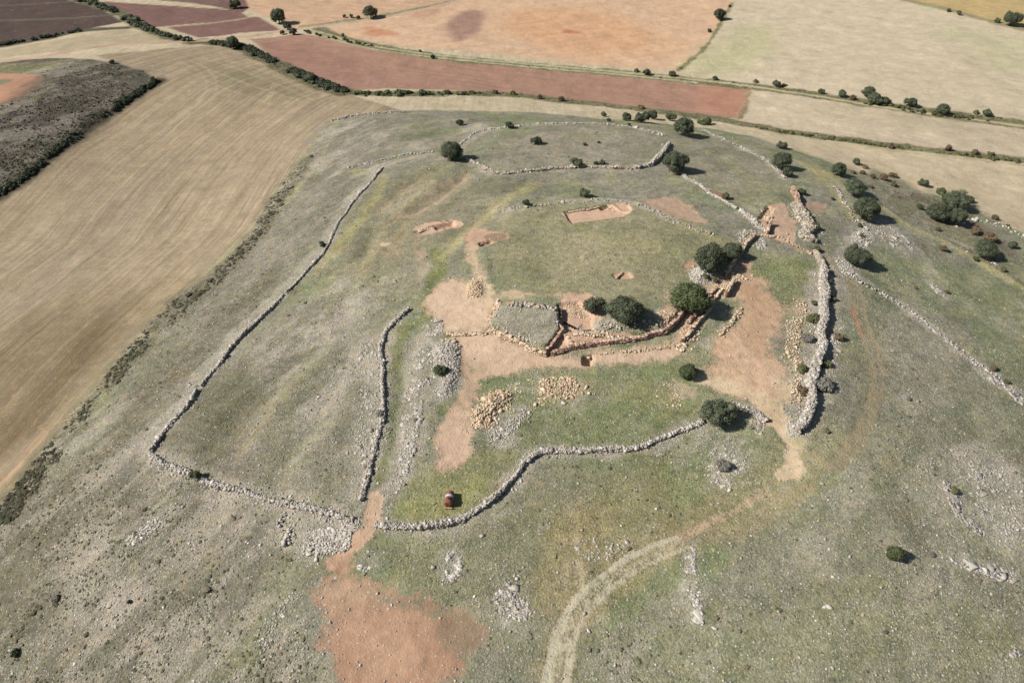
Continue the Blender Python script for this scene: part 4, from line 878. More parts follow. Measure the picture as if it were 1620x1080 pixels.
# ------------------------------------------------------------------ excavated masonry walls
MB = []
for k in range(8):
    v = CUBE_V+rng.uniform(-.11, .11, (8, 3)); me = mesh_np('stone', v, CUBE_F); MB.append(me)
def mb(mat):
    o = []
    for p in MB:
        q = p.copy(); q.materials.append(mat); o.append(q)
    return o
m_ma = stone_mat('masonry_tan', ((186,152,124),(244,222,194))); m_mr = stone_mat('masonry_red', ((158,124,106),(228,196,172)))
MA, MR = mb(m_ma), mb(m_mr)
m_earth = stone_mat('earth_core', ((120,92,74),(132,102,84)))
def masonry(path, h, w, label, mats=MA, block=.5, courses=3, sides=(1,), drop=0.0, top=True):
    """coursed stone wall; sides +1/-1 = faces that carry blocks"""
    P = ground(path); q, X, Y, nx, ny = sample_line(P, .25); jw = (vnoise(q, q*0, 1.7, int(path[0][0]))-.5)*.35; X = X+nx*jw; Y = Y+ny*jw; Z = hgt(X, Y)
    zb = np.minimum(hgt(X+nx*(w/2+.5), Y+ny*(w/2+.5)), hgt(X-nx*(w/2+.5), Y-ny*(w/2+.5)))-drop
    zt = np.convolve(np.pad(zb, 6, 'edge'), np.ones(13)/13, 'valid')+h*(.78+.44*vnoise(q, q*0+2, 2.2, int(path[0][1]))); i0 = len(q)//2
    root = empty('excavated_wall', (float(X[i0]), float(Y[i0]), float(Z[i0])), label, 'excavated wall', 'excavated masonry walls'); off = np.array(root.location)
    n = len(q); V = []
    for a, top_ in ((-.5, 0), (-.5, 1), (.5, 1), (.5, 0)):
        a2 = a*(w-.14)
        V.append(np.stack([X+nx*a2, Y+ny*a2, zt-.06 if top_ else zb-.4], 1))
    V = np.stack(V, 1); I = np.arange(n*4).reshape(n, 4)
    F = np.stack([I[:-1, :-1], I[1:, :-1], I[1:, 1:], I[:-1, 1:]], -1).reshape(-1, 4)
    link('wall_core', mesh_np('wall_core', V.reshape(-1, 3)-off, [F, np.array([I[0]]), np.array([I[-1][::-1]])]), root, m_earth)
    def place(s, a, z, sx, sy, sz):
        x = np.interp(s, q, X)+np.interp(s, q, nx)*a; y = np.interp(s, q, Y)+np.interp(s, q, ny)*a
        o = bpy.data.objects.new('stone', random.choice(mats)); col.objects.link(o); o.parent = root
        o.location = (x-off[0], y-off[1], z-off[2]); o.scale = (sx, sy, sz)
        o.rotation_euler = (random.gauss(0, .05), random.gauss(0, .05), math.atan2(-np.interp(s, q, nx), np.interp(s, q, ny))+random.gauss(0, .08))
    for side in sides:
        for c in range(courses):
            s = random.uniform(0, .3)
            while s < q[-1]:
                l = block*1.25*random.uniform(.5, 1.4); hc = h/courses
                zt_ = float(np.interp(s, q, zt))
                if not (c == 0 and random.random() < .22): place(s+l/2, side*(w/2-.1+random.uniform(-.07, .07)), zt_-hc*(c+.5), l*.88, .3, hc*.84)
                s += l
    if top:
        s = random.uniform(0, .3)
        while s < q[-1]:
            l = block*1.3*random.uniform(.5, 1.3)
            for a in ((-.24, .24) if w > .6 else (0,)):
                if random.random() < .8: place(s+l/2, a*w+random.uniform(-.06, .06), float(np.interp(s, q, zt))+random.uniform(-.06, .06), l*.88, (w*.46 if w > .6 else w*.95)*random.uniform(.75, 1.15), .16)
            s += l
    return root
masonry([(872,562),(885,557),(925,548),(960,544),(1000,539),(1050,528)], 1.05, .6, 'long reddish facade wall in coursed stone behind the trodden soil', MR, .55, 4, (-1, 1))
masonry([(1052,527),(1066,514),(1078,500),(1084,487)], 1.3, .6, 'facade wall end climbing towards the biggest oak, deep shadow at its foot', MR, .5, 4, (-1,))
masonry([(772,524),(800,536),(830,549),(862,563)], .9, .6, 'tan diagonal wall face left of the central corner', MA, .55, 3, (-1, 1))
masonry([(864,561),(876,545),(888,526)], 1.2, .5, 'short dark shaded wall joining the central corner to the excavated room', MR, .5, 4, (-1,))
masonry([(705,529),(740,529),(770,527)], .35, .8, 'low tan footing running left from the diagonal wall', MA, .55, 1, (-1, 1))
masonry([(772,520),(780,508),(787,498)], .5, .5, 'short tan wall edge on the left flank of the stony mound', MA, .5, 2, (-1,))
masonry([(786,475),(788,487),(791,499)], .35, .5, 'thin tan partition at the top left of the stony mound', MA, .5, 1, (-1, 1))
masonry([(888,524),(900,536),(911,550)], .5, .5, 'tan cross wall running down from the room to the facade', MA, .55, 2, (-1, 1))
masonry([(888,524),(884,510),(886,492)], .9, .45, 'left side of the excavated room with dark edges', MR, .5, 3, (-1,))
masonry([(905,530),(925,528),(945,526)], .45, .7, 'tan kerb of big stones at the front of the excavated room', MA, .6, 1, (-1, 1))
masonry([(1079,542),(1095,522),(1110,503),(1124,486)], .8, .6, 'outer wall parallel to the facade below the biggest oak', MA, .55, 3, (-1,))
masonry([(1088,513),(1096,503),(1100,498)], .8, .6, 'stub wall between the facade and the outer wall', MA, .5, 3, (-1,))
masonry([(1147,470),(1152,460),(1158,448)], 1.3, .6, 'freestanding tan wall block with a black shadow on its right', MA, .5, 4, (-1, 1))
masonry([(1120,472),(1126,464),(1131,458)], .6, .6, 'small tan wall remnant left of the freestanding block', MA, .5, 2, (-1,))
masonry([(1131,474),(1136,466),(1140,460)], .6, .5, 'narrow tan wall remnant beside the freestanding block', MA, .5, 2, (-1,))
masonry([(1146,438),(1158,420),(1172,400),(1183,384),(1192,374)], .9, .6, 'shaded wall under the pair of oaks leading up to the gateway', MA, .5, 3, (-1,))
masonry([(1214,372),(1216,362),(1217,356)], 1.2, .5, 'upright tan wall stub at the gateway with a dark side', MA, .45, 4, (-1, 1))
masonry([(1212,354),(1216,348),(1219,344)], .7, .5, 'second wall stub in the gate trench above the upright one', MA, .45, 2, (-1,))
masonry([(1252,303),(1258,312),(1262,322),(1265,334)], 1.5, .7, 'red earth wall section with deep shadow at the top of the gateway', MR, .5, 4, (-1, 1))
masonry([(1203,372),(1214,374),(1224,376)], .4, .5, 'low tan footing at the foot of the gate wall stub', MA, .5, 1, (-1, 1))
masonry([(898,336),(920,333),(946,329)], .25, .3, 'thin stone footing inside the long red trench', MA, .5, 1, (-1, 1))
masonry([(962,323),(966,329),(972,332)], .35, .5, 'tan earth baulk across the long red trench', MA, .5, 1, (-1, 1))
masonry([(690,353),(704,350),(717,348)], .5, .35, 'row of dark edged stones along the back of the upper left trench', MR, .4, 2, (-1, 1))
masonry([(661,368),(676,364),(688,362)], .3, 1.0, 'rough tan stones at the left end of the upper left trench', MA, .45, 1, (-1, 1))
masonry([(940,578),(939,569),(938,562)], .35, .4, 'pale stone rim on the right of the small square pit', MA, .45, 1, (-1, 1))
masonry([(923,561),(930,560),(937,560)], .3, .4, 'stone rim at the back of the small square pit', MA, .45, 1, (-1, 1))
masonry([(974,441),(980,437),(984,434)], .25, .35, 'little stone line in the small isolated test pit', MA, .4, 1, (-1, 1))
masonry([(757,384),(766,381),(776,378)], .35, .4, 'stone edge behind the small dark trench pit', MA, .45, 1, (-1, 1))

# ------------------------------------------------------------------ trees and bushes
def leaf_mat(name, c1, c2, c3):
    m, t, b = nt(name); L = t.links.new; b.inputs['Roughness'].default_value = .75
    tc = N(t, 'TexCoord').outputs['Object']; r = N(t, 'ObjectInfo').outputs['Random']
    n1 = NOISE(t, tc, 7, 3); n2 = NOISE(t, tc, 45, 2)
    c = MIX(t, M(t, 'MULTIPLY', M(t, 'SUBTRACT', n1, .3), 2.4, clamp=True), c1, c2)
    c = MIX(t, M(t, 'MULTIPLY', M(t, 'SUBTRACT', n2, .48), 3.5, clamp=True), c, c3)
    c = SCALE(t, c, M(t, 'MULTIPLY_ADD', r, .35, .82)); L(c, b.inputs['Base Color']); return m
m_oak = leaf_mat('holm_oak_leaves', (.034,.042,.024), (.084,.098,.056), (.17,.182,.115))
m_oakg = leaf_mat('bright_oak_leaves', (.036,.048,.022), (.085,.104,.044), (.16,.18,.085))
m_red = leaf_mat('rusty_bush_leaves', (.10,.075,.045), (.15,.10,.06), (.21,.15,.09))
m_olive = leaf_mat('olive_bush_leaves', (.07,.075,.032), (.11,.11,.05), (.17,.165,.085))
m_greyb = leaf_mat('grey_bush_twigs', (.13,.12,.10), (.19,.175,.15), (.26,.24,.21))
m_bark, t, b = nt('oak_bark'); b.inputs['Base Color'].default_value = (.085, .07, .055, 1)
t.links.new(MIX(t, NOISE(t, N(t, 'TexCoord').outputs['Object'], 14, 4), (.05,.042,.034), (.13,.11,.09)), b.inputs['Base Color'])
def crown_mesh(seed, lobes, leaves, lsz, flat=.80, z0=.41, spread=.37, lr=(.10, .19), core=True, lean=0):
    g = np.random.default_rng(seed); Vs, Fs, off = [], [], 0
    c = []
    shape = g.uniform(.76, 1.16, 3)
    nsub = 4 if lobes > 40 else (3 if lobes > 20 else 2)
    sub_ = np.stack([np.array([math.cos(a_), math.sin(a_), g.uniform(-.4, .6)])*spread*g.uniform(.3, .5) for a_ in np.arange(nsub)*2*math.pi/nsub+g.uniform(0, 6)]); sub_[:, 2] *= .6
    k = 0
    while k < lobes:
        d = g.normal(size=3); d /= np.linalg.norm(d)
        if d[2] < -.75: continue
        rr = spread*g.uniform(.50, .80); p = (sub_[k % nsub]+d*rr)*np.array([shape[0], shape[1], flat*shape[2]]); c.append((p, g.uniform(*lr))); k += 1
    if core:
        for sb in sub_:
            V, F = ICO2; Vc = (V*g.uniform(.85, 1.1, (len(V), 1))*spread*.60+sb)*np.array([shape[0], shape[1], flat*shape[2]]); Vs.append(Vc); Fs.append(F+off); off += len(V)
        for p, r in c:
            V, F = ICO1; Vs.append(V*r*.80*g.uniform(.85, 1.1, (len(V), 1))+p); Fs.append(F+off); off += len(V)
    per = max(leaves//lobes, 8); LV = []
    for p, r in c:
        d = g.normal(size=(per, 3)); d /= np.linalg.norm(d, axis=1)[:, None]
        o = p/np.linalg.norm(p); dot = d@o; d = np.where((dot < -.25)[:, None], -d, d)
        q = p+d*r*g.uniform(.80, 1.14, (per, 1))
        nn = d+g.normal(0, .55, (per, 3)); nn /= np.linalg.norm(nn, axis=1)[:, None]
        u = np.cross(nn, g.normal(size=(per, 3))); u /= np.linalg.norm(u, axis=1)[:, None]; w = np.cross(nn, u)
        s = lsz*g.uniform(.6, 1.4, (per, 1))
        LV.append(np.stack([q+u*s, q+w*s*.6, q-u*s, q-w*s*.6], 1))
    LV = np.concatenate(LV).reshape(-1, 3); nq = len(LV)//4
    Vs.append(LV); LF = np.arange(nq*4).reshape(-1, 4)+off
    V = np.concatenate(Vs); V[:, 2] += z0; V[:, 2] = np.where(V[:, 2] < .03, .03+(V[:, 2]*.1), V[:, 2]); V[:, 0] += lean*V[:, 2]
    Ft = [np.concatenate(Fs)] if Fs else []
    return mesh_np('crown', V, Ft+[LF])
def trunk_mesh(seed):
    g = random.Random(seed); bm = bmesh.new()
    def limb(a, b_, r0, r1, n=6):
        a, b_ = Vector(a), Vector(b_); d = (b_-a).normalized(); u = d.orthogonal().normalized(); w = d.cross(u)
        r = [[bm.verts.new(p+(u*math.cos(k*2*math.pi/n)+w*math.sin(k*2*math.pi/n))*rr) for k in range(n)] for p, rr in ((a, r0), ((a+b_)/2+Vector((g.uniform(-.01, .01), g.uniform(-.01, .01), 0)), (r0+r1)/2), (b_, r1))]
        for q in (0, 1):
            for k in range(n): bm.faces.new((r[q][k], r[q][(k+1) % n], r[q+1][(k+1) % n], r[q+1][k]))
        bm.faces.new(r[2])
    limb((0, 0, -.06), (0.01, 0, .2), .045, .032, 8)
    for k in range(5):
        an = k*1.26+g.uniform(-.3, .3); limb((0.01, 0, .17), (.2*math.cos(an), .2*math.sin(an), .38+g.uniform(-.05, .08)), .024, .009)
    me = bpy.data.meshes.new('trunk'); bm.to_mesh(me); bm.free(); me.materials.append(m_bark); return me
def withmat(me, m):
    q = me.copy(); q.materials.append(m); return q
_big = [crown_mesh(s, 64, 7500, .021) for s in (1, 2, 3, 4)]
_mid = [crown_mesh(s, 26, 2200, .034, lr=(.13, .22), spread=.33) for s in (11, 12, 13, 14)]
_sml = [crown_mesh(s, 14, 800, .05, lr=(.15, .24), spread=.30, z0=.38) for s in (21, 22, 23)]
_low = [crown_mesh(s, 22, 1400, .042, flat=.55, z0=.2, lr=(.10, .18), spread=.36) for s in (31, 32, 33)]
KIND = {'oak': ([withmat(m, m_oak) for m in _big], True, 'holm_oak', 'tree'), 'oakg': ([withmat(m, m_oakg) for m in _big], True, 'holm_oak', 'tree'),
        'mid': ([withmat(m, m_oak) for m in _mid], True, 'small_oak', 'tree'), 'bush': ([withmat(m, m_oak) for m in _sml+_mid[:1]], False, 'bush', 'bush'),
        'gbush': ([withmat(m, m_oakg) for m in _mid+_low], False, 'bush', 'bush'),
        'red': ([withmat(m, m_red) for m in _low+_sml], False, 'bush', 'bush'), 'olive': ([withmat(m, m_olive) for m in _low+_sml], False, 'bush', 'bush'),
        'grey': ([withmat(m, m_greyb) for m in _low], False, 'bush', 'bush'), 'dlow': ([withmat(m, m_oak) for m in _low], False, 'bush', 'bush')}
TR = [trunk_mesh(s) for s in (1, 2, 3)]
def plant(cx_, cy_, w, kind, label, group=None, sq=1.0, tall=1.0):
    meshes, tr, nm, cat = KIND[kind]; low_ = kind in ('grey', 'dlow') or (kind in ('red', 'olive'))
    P = ground([(cx_, cy_+w*(.34 if not low_ else .18)*tall)])[0]
    D = w*mpp(P)*1.13; rz = random.uniform(0, 6.28)
    if tr:
        o = empty(nm, tuple(P), label, cat, group, rz); o.scale = (D*random.uniform(.94, 1.12), D*sq*random.uniform(.9, 1.06), D*tall*random.uniform(.84, 1.0))
        c = link('crown', random.choice(meshes), o); link('trunk', random.choice(TR), o)
    else:
        o = link(nm, random.choice(meshes)); tag(o, label, cat, group); o.location = tuple(P-np.array([0, 0, .05*D])); o.rotation_euler = (0, 0, rz); o.scale = (D, D*sq, D*tall)
    return o
G1 = 'holm oaks on the hilltop'; G2 = 'small oaks at the back of the hill'; G3 = 'oaks on the right slope'; G4 = 'trees out in the fields'; G5 = 'bushes along the field banks'; G6 = 'bushes beside the tall wall'; G7 = 'rusty bushes on the right slope'
for a in [
 (1090,472,58,'oakg','biggest round dark green oak standing over the excavated corner',G1),
 (1118,409,47,'oak','broad dark oak above the grey dome cairn, left of the pair',G1),
 (1155,396,34,'oak','smaller dark oak of the pair, right above the shaded wall',G1),
 (987,487,54,'oak','wide dark oak behind the long facade wall',G1),
 (938,484,30,'mid','small dark oak touching the left side of the wide one',G1),
 (1086,586,30,'oakg','small round oak alone on the grass below the outer wall',G1),
 (1132,650,45,'oak','lone dark oak at the right end of the front wall',G1),
 (716,241,36,'oak','round oak at the left end of the low back wall',G1),
 (1066,258,42,'oak','large oak beside the back wall corner, long shadow to its right',G1),
 (848,223,16,'mid','small oak on a pale stone patch inside the back enclosure',G2),
 (806,198,13,'mid','little oak on the faint stone line behind the enclosure',G2),
 (728,194,12,'mid','little oak farthest left at the back of the hill',G2),
 (911,257,18,'mid','small oak on the middle of the low back wall',G2),
 (943,258,8,'bush','left of two tiny bushes on the low back wall',G2),
 (952,257,10,'bush','right of two tiny bushes on the low back wall',G2),
 (925,306,16,'mid','small oak just above the long red trench',G2),
 (832,321,13,'mid','small dark oak on the terrace edge left of the long red trench',G2),
 (955,181,10,'mid','tiny oak at the left start of the row by the back field',G2),
 (963,190,7,'bush','tiny bush below the first oak of the back row',G2),
 (991,185,17,'mid','round small oak second in the row by the back field',G2),
 (1015,187,21,'mid','left half of the joined oaks in the back row',G2),
 (1031,183,17,'mid','right half of the joined oaks in the back row',G2),
 (1060,186,15,'mid','small oak at the right of the back row, above a large one',G2),
 (995,197,6,'bush','very small bush under the back row',G2),
 (1081,203,32,'oak','spreading oak where the stone line meets the back wall',G2),
 (1115,190,20,'gbush','green bush at the bottom edge of the red ploughed field',G2),
 (925,228,6,'bush','tiny bush in the middle of the back enclosure',G2),
 (947,225,5,'bush','tiniest bush right of the middle of the back enclosure',G2),
 (1236,230,16,'mid','small oak at the head of the file of oaks on the right',G3),
 (1234,257,29,'oak','upper of the two touching oaks on the descending stone line',G3),
 (1244,273,17,'mid','lower of the two touching oaks on the descending stone line',G3),
 (1268,303,12,'mid','small oak just right of the red earth wall section',G3),
 (1325,269,24,'oak','pale grey green oak at the top of the right row',G3),
 (1354,256,12,'mid','small oak at the field edge above the right row',G3),
 (1349,297,29,'oak','second oak down the right row',G3),
 (1366,331,42,'oak','largest oak of the right row, shadow pointing right',G3),
 (1351,403,36,'oak','round oak with white rubble at its foot on the right slope',G3),
 (1459,289,15,'mid','small oak alone on the field edge at the right',G3),
 (1489,301,18,'gbush','low wide bush above the big right hand cluster',G3),
 (1507,317,34,'oak','upper oak of the big cluster at the right',G3),
 (1481,338,30,'oak','lower left oak of the big cluster at the right',G3),
 (1503,340,32,'oak','lower right oak of the big cluster at the right',G3),
 (1531,317,14,'olive','brownish bush just right of the big cluster',G3),
 (1555,395,31,'oak','round oak on the lower right terrace near the border',G3),
 (1600,388,13,'mid','small dark oak nearest the right border',G3),
 (1586,427,9,'olive','small olive bush at the right border below the terrace',G3),
 (1542,409,9,'gbush','small green bush below left of the terrace oak',G3),
 (1317,314,6,'bush','tiny sapling on the open grass right of the gateway',G3),
 (442,28,27,'oak','round oak standing alone by the track at the top',G4),
 (587,22,20,'oak','round oak beside the lane at the top centre',G4),
 (1137,25,20,'oak','dark oak on the boundary of the orange and beige fields',G4),
 (1122,49,7,'bush','tiny bush lower on the orange field boundary',G4),
 (1154,10,5,'bush','tiny bush highest on the orange field boundary',G4),
 (1597,32,25,'oak','large dark oak in the top right corner',G4),
 (1576,33,9,'bush','small bush left of the top right oak',G4),
 (1516,21,8,'bush','small bush on the ochre field edge, right one',G4),
 (1500,17,7,'bush','small bush on the ochre field edge, left one',G4),
 (373,8,16,'gbush','bushy clump at the top edge by the red fields',G4),
 (455,43,12,'mid','small dark bush at the foot of the lone track oak',G4),
 (464,51,12,'bush','bush beside the track below the lone track oak',G4),
 (447,52,8,'bush','tiny bush left beside the track below the lone oak',G4),
 (545,26,6,'bush','tiny bush left of the lane oak at the top centre',G4),
 (556,26,7,'bush','second tiny bush left of the lane oak at the top centre',G4),
 (567,28,7,'bush','tiny bush nearest the lane oak at the top centre',G4),
 (370,70,22,'oak','dark oak at the start of the hedge by the track bend',G4),
 (493,123,17,'mid','dark small oak rising from the lower hedge',G4),
 (178,98,8,'bush','tiny dark bush on top of the scrub bank',G4),
 (243,127,14,'olive','olive bush at the right tip of the scrub bank',G4),
 (1195,129,9,'red','brownish bush first along the lane bank past the red field',G5),
 (1228,133,13,'mid','small oak second along the lane bank',G5),
 (1240,135,9,'olive','pale bush touching the second oak on the lane bank',G5),
 (1298,145,10,'bush','single dark bush on the lane bank right of the pale gap',G5),
 (1331,149,14,'mid','roundish oak before the clump on the lane bank',G5),
 (1371,147,19,'oak','topmost oak in the clump on the lane bank',G5),
 (1381,157,21,'oak','front oak in the clump on the lane bank',G5),
 (1399,160,15,'mid','right hand oak in the clump on the lane bank',G5),
 (1438,163,17,'mid','round oak right of the clump on the lane bank',G5),
 (1489,174,22,'oak','big round oak towards the right end of the lane bank',G5),
 (1544,178,10,'olive','olive bush near the right end of the lane bank',G5),
 (1560,179,13,'mid','last dark oak at the right end of the lane bank',G5),
 (1348,156,10,'red','low rusty bush just left of the clump',G5),
 (1408,231,13,'red','rusty bush on the middle of the lower field bank',G5),
 (1499,236,11,'red','rusty bush on the lower field bank, left of a pair',G5),
 (1542,242,10,'red','left bush of the pair on the lower field bank',G5),
 (1567,243,10,'olive','right olive bush of the pair on the lower field bank',G5),
 (672,147,8,'bush','dark bush on the bank behind the hill, leftmost',G5),
 (708,146,9,'bush','dark bush on the bank behind the hill, second from left',G5),
 (783,146,10,'red','rusty bush on the bank at the middle of the red field',G5),
 (812,148,11,'olive','olive bush right beside the rusty one behind the hill',G5),
 (854,155,9,'red','small reddish bush on the bank past the middle',G5),
 (888,158,10,'red','round reddish bush on the bank before the gap',G5),
 (1014,170,11,'red','rusty bush on the bank above the joined oaks',G5),
 (685,90,8,'bush','dark bush on the double lane bank above the red field',G5),
 (665,81,5,'bush','tiny bush on the double lane bank above the red field',G5),
 (1007,112,9,'olive','left bush of three at the corner of the orange field',G5),
 (1022,115,12,'mid','middle bush of three at the corner of the orange field',G5),
 (1063,117,11,'bush','right bush of three at the corner of the orange field',G5),
 (1131,124,8,'bush','small bush at the left corner of the beige field',G5),
 (543,56,6,'bush','small bush where the lane bends near the track',G5),
 (510,386,10,'mid','tiny dark oak against the upper left wall',None),
 (698,585,20,'gbush','bright green shrub inside the grey crescent cairn',None),
 (602,654,15,'grey','greyish bush on the curved wall beside the lane',None),
 (311,752,18,'olive','olive brown bush on the crumbling wall of the left pasture',None),
 (1413,872,28,'gbush','lone low bush on the open lower right slope',None),
 (1145,735,24,'grey','dead grey bush on stony green ground below the lone oak',None),
 (1115,437,13,'olive','olive bush growing on the grey dome cairn',None),
 (1130,442,12,'olive','smaller olive bush right of the dome cairn',None),
 (1147,312,13,'olive','olive bush on the red soil strip by the thin wall',None),
 (1309,445,14,'olive','bush right of the tall wall at its top end',G6),
 (1312,471,17,'olive','second bush down right of the tall wall',G6),
 (1286,503,21,'olive','large olive bush left of the tall wall',G6),
 (1278,534,20,'grey','greyish bush left of the tall wall near its middle',G6),
 (1325,534,14,'red','brown bush right of the tall wall among rubble',G6),
 (1269,583,18,'olive','bush left of the tall wall in its lower half',G6),
 (1303,574,20,'olive','olive bush right of the tall wall in its lower half',G6),
 (1303,607,30,'grey','large bare grey bush right of the tall wall',G6),
 (1268,619,18,'red','brown bush left of the tall wall near its foot',G6),
 (1265,682,9,'bush','tiny dark bush at the lower end of the tall wall',G6),
 (1287,359,14,'olive','olive bush right of the collapsed rubble wall',G6),
 (1292,395,16,'olive','brown green bush between rubble and the tall wall top',G6),
 (1287,480,9,'olive','small bush left of the tall wall above the large olive one',G6),
 (1368,264,10,'red','rusty bush at the field edge under the small oak',G7),
 (1349,273,9,'red','rusty bush first right of the pale oak',G7),
 (1364,273,10,'red','rusty bush second right of the pale oak',G7),
 (1380,280,8,'red','small rusty bush third right of the pale oak',G7),
 (1397,282,13,'red','wide low rusty bush on the upper right slope',G7),
 (1411,277,14,'red','reddest low bush at the field edge on the upper right slope',G7),
 (1412,291,13,'olive','olive low bush below the reddest one',G7),
 (1377,295,9,'red','rusty bush on the yellow terrace bank',G7),
 (1454,327,10,'gbush','small green bush left of the big right hand cluster',G7),
 (1541,367,17,'red','left of two rusty bushes above the terrace oak',G7),
 (1563,377,18,'red','right of two rusty bushes above the terrace oak',G7),
 (1573,345,10,'red','rusty bush on the white outcrop at the field edge',G7),
 (1593,358,9,'olive','dark bush on the outcrop nearest the right border',G7),
 (1491,394,11,'red','single rusty bush on the open right slope',G7),
 (1483,363,8,'red','small rusty bush on the yellow bank below the cluster',G7),
 (1359,356,10,'olive','bush at the foot of the largest row oak',G7),
 (1363,373,9,'olive','small bush among the white boulders on the right',G7),
 (1374,452,8,'olive','small bush on the long white stone line, upper',G7),
 (1571,583,11,'red','rusty bush on the long white stone line near the border',G7),
 (1592,603,10,'olive','olive bush below the rusty one near the right border',G7),
 (1437,630,9,'grey','small grey bush alone in the middle of the right slope',G7),
 (1508,776,13,'olive','brown bush beside the white outcrop at lower right',G7),
 (1475,876,9,'grey','small brownish tuft right of the lone low bush',G7),
 (90,945,12,'grey','dark little bush near the bottom left corner',None),
 (205,950,7,'bush','small dark tuft right of the bottom left bush',None),
 (25,1030,16,'dlow','dark low bush in the bottom left corner',None),
 (1448,455,7,'red','tiny rusty bush right of the long white stone line',G7),
 (1497,462,7,'olive','tiny bush beside the short white slab line',G7),
 ]: plant(*a)
# hedges: uneven leafy mass along the banks
def hedge(path, w, h, label, n, kind=m_oak):
    P = ground(smooth(path, 2)); q, X, Y, nx, ny = sample_line(P, .5); c = P[len(P)//2]; g = np.random.default_rng(abs(int(path[0][0])))
    Vs, Fs, LV, off = [], [], [], 0
    for k in range(n):
        s = g.uniform(0, q[-1]); dens = vnoise(np.array([s]), np.array([0.]), 14, 3)[0]
        if dens < .2: continue
        a = g.normal(0, w*.28); x = np.interp(s, q, X)+np.interp(s, q, nx)*a; y = np.interp(s, q, Y)+np.interp(s, q, ny)*a; r = h*g.uniform(.3, .75)*(.5+dens)
        z = float(hgt(x, y)); V, F = ICO1; p = np.array([x, y, z+r*.5])
        Vs.append(V*np.array([r*1.2, r*1.1, r*.85])*g.uniform(.8, 1.1, (len(V), 1))+p); Fs.append(F+off); off += len(V)
        d = g.normal(size=(60, 3)); d /= np.linalg.norm(d, axis=1)[:, None]; d[:, 2] = np.abs(d[:, 2])
        qq = p+d*np.array([r*1.25, r*1.15, r*.95])*g.uniform(.85, 1.15, (60, 1)); nn = d+g.normal(0, .5, (60, 3)); u = np.cross(nn, g.normal(size=(60, 3))); u /= np.linalg.norm(u, axis=1)[:, None]; ww = np.cross(nn, u); ww /= np.linalg.norm(ww, axis=1)[:, None]
        s_ = .28*g.uniform(.6, 1.3, (60, 1)); LV.append(np.stack([qq+u*s_, qq+ww*s_*.6, qq-u*s_, qq-ww*s_*.6], 1))
    LV = np.concatenate(LV).reshape(-1, 3); Vs.append(LV); LF = np.arange(len(LV)).reshape(-1, 4)+off
    me = mesh_np('hedge', np.concatenate(Vs)-c, [np.concatenate(Fs), LF]); me.materials.append(kind)
    o = link('hedge', me); o.location = tuple(c); return tag(o, label, 'hedge', 'field hedges')
m_fringe = leaf_mat('fringe_leaves', (.075,.072,.05), (.11,.105,.075), (.15,.14,.10))
m_hedge = leaf_mat('hedge_leaves', (.028,.036,.020), (.05,.062,.032), (.075,.085,.05))
hedge([(110,-8),(145,6),(185,18),(200,30),(225,42),(240,50),(275,60),(302,66)], 4, 1.7, 'dark hedge running down between the fields at the top left', 150, m_oak)
hedge([(322,69),(345,69),(385,74),(410,88),(450,106),(490,126),(520,138),(548,146)], 3.4, 1.5, 'thick dark hedge along the upper edge of the left field', 420, m_oak)
hedge([(548,147),(600,149),(650,150),(720,148),(800,150)], 3.5, 1.1, 'low broken hedge on the bank behind the hill', 70, m_oakg)
hedge([(-60,330),(0,308),(40,282),(90,238),(150,192),(205,157),(250,128)], 2.6, .85, 'dark bramble fringe along the lower rim of the scrub bank', 260, m_hedge)
hedge([(-60,88),(0,72),(40,66),(70,61),(130,48)], 2.5, 1.2, 'dark scrubby line under the brown field at the far left', 60, m_hedge)
hedge([(470,46),(500,55),(540,64),(600,76)], 2.0, 1.0, 'thin broken hedge where the lanes meet at the top', 30, m_oakg)
hedge([(1330,157),(1420,170),(1500,184),(1560,190),(1620,200)], 2.4, .8, 'low scrubby hedge along the lane bank at the right', 70, m_olive)
hedge([(1190,200),(1260,214),(1340,224),(1430,235),(1620,256)], 2.2, .7, 'low brown scrub line on the bank of the lower right field', 90, m_olive)

# ------------------------------------------------------------------ rusty tank
def rust():
    m, t, b = nt('rusty_metal'); pos = N(t, 'TexCoord').outputs['Object']; b.inputs['Roughness'].default_value = .7; b.inputs['Specular IOR Level'].default_value = .3
    c = MIX(t, M(t, 'MULTIPLY', M(t, 'SUBTRACT', NOISE(t, pos, 2.4, 5), .4), 4, clamp=True), (.12,.042,.024), (.23,.085,.05)); t.links.new(c, b.inputs['Base Color']); return m
m_rust = rust()
m_band, t, b = nt('grey_sheet_metal'); t.links.new(MIX(t, NOISE(t, N(t, 'TexCoord').outputs['Object'], 5, 3), (.30,.29,.30), (.55,.54,.55)), b.inputs['Base Color']); b.inputs['Roughness'].default_value = .5
m_dark, t, b = nt('dark_rust'); b.inputs['Base Color'].default_value = (.05, .03, .025, 1)
Pt = ground([(711,794)])[0]; k = mpp(Pt)
tank = empty('rusty_tank', tuple(Pt), 'rusty brown metal tank with a grey band lying on the grass above the front wall', 'tank', None, math.radians(-4))
def lathe(name, prof, mat, parent, seg=24, loc=(0, 0, 0), mod=None):
    bm = bmesh.new(); rings = []
    for y, r in prof:
        rings.append([bm.verts.new((r*math.cos(2*math.pi*a/seg), y, r*math.sin(2*math.pi*a/seg))) for a in range(seg)])
    for r1, r2 in zip(rings[:-1], rings[1:]):
        for a in range(seg): bm.faces.new((r1[a], r2[a], r2[(a+1) % seg], r1[(a+1) % seg]))
    bm.faces.new(rings[0][::-1]); bm.faces.new(rings[-1]); bmesh.ops.recalc_face_normals(bm, faces=bm.faces)
    me = bpy.data.meshes.new(name); bm.to_mesh(me); bm.free()
    o = link(name, me, parent, mat); o.location = loc; return o
R = .60
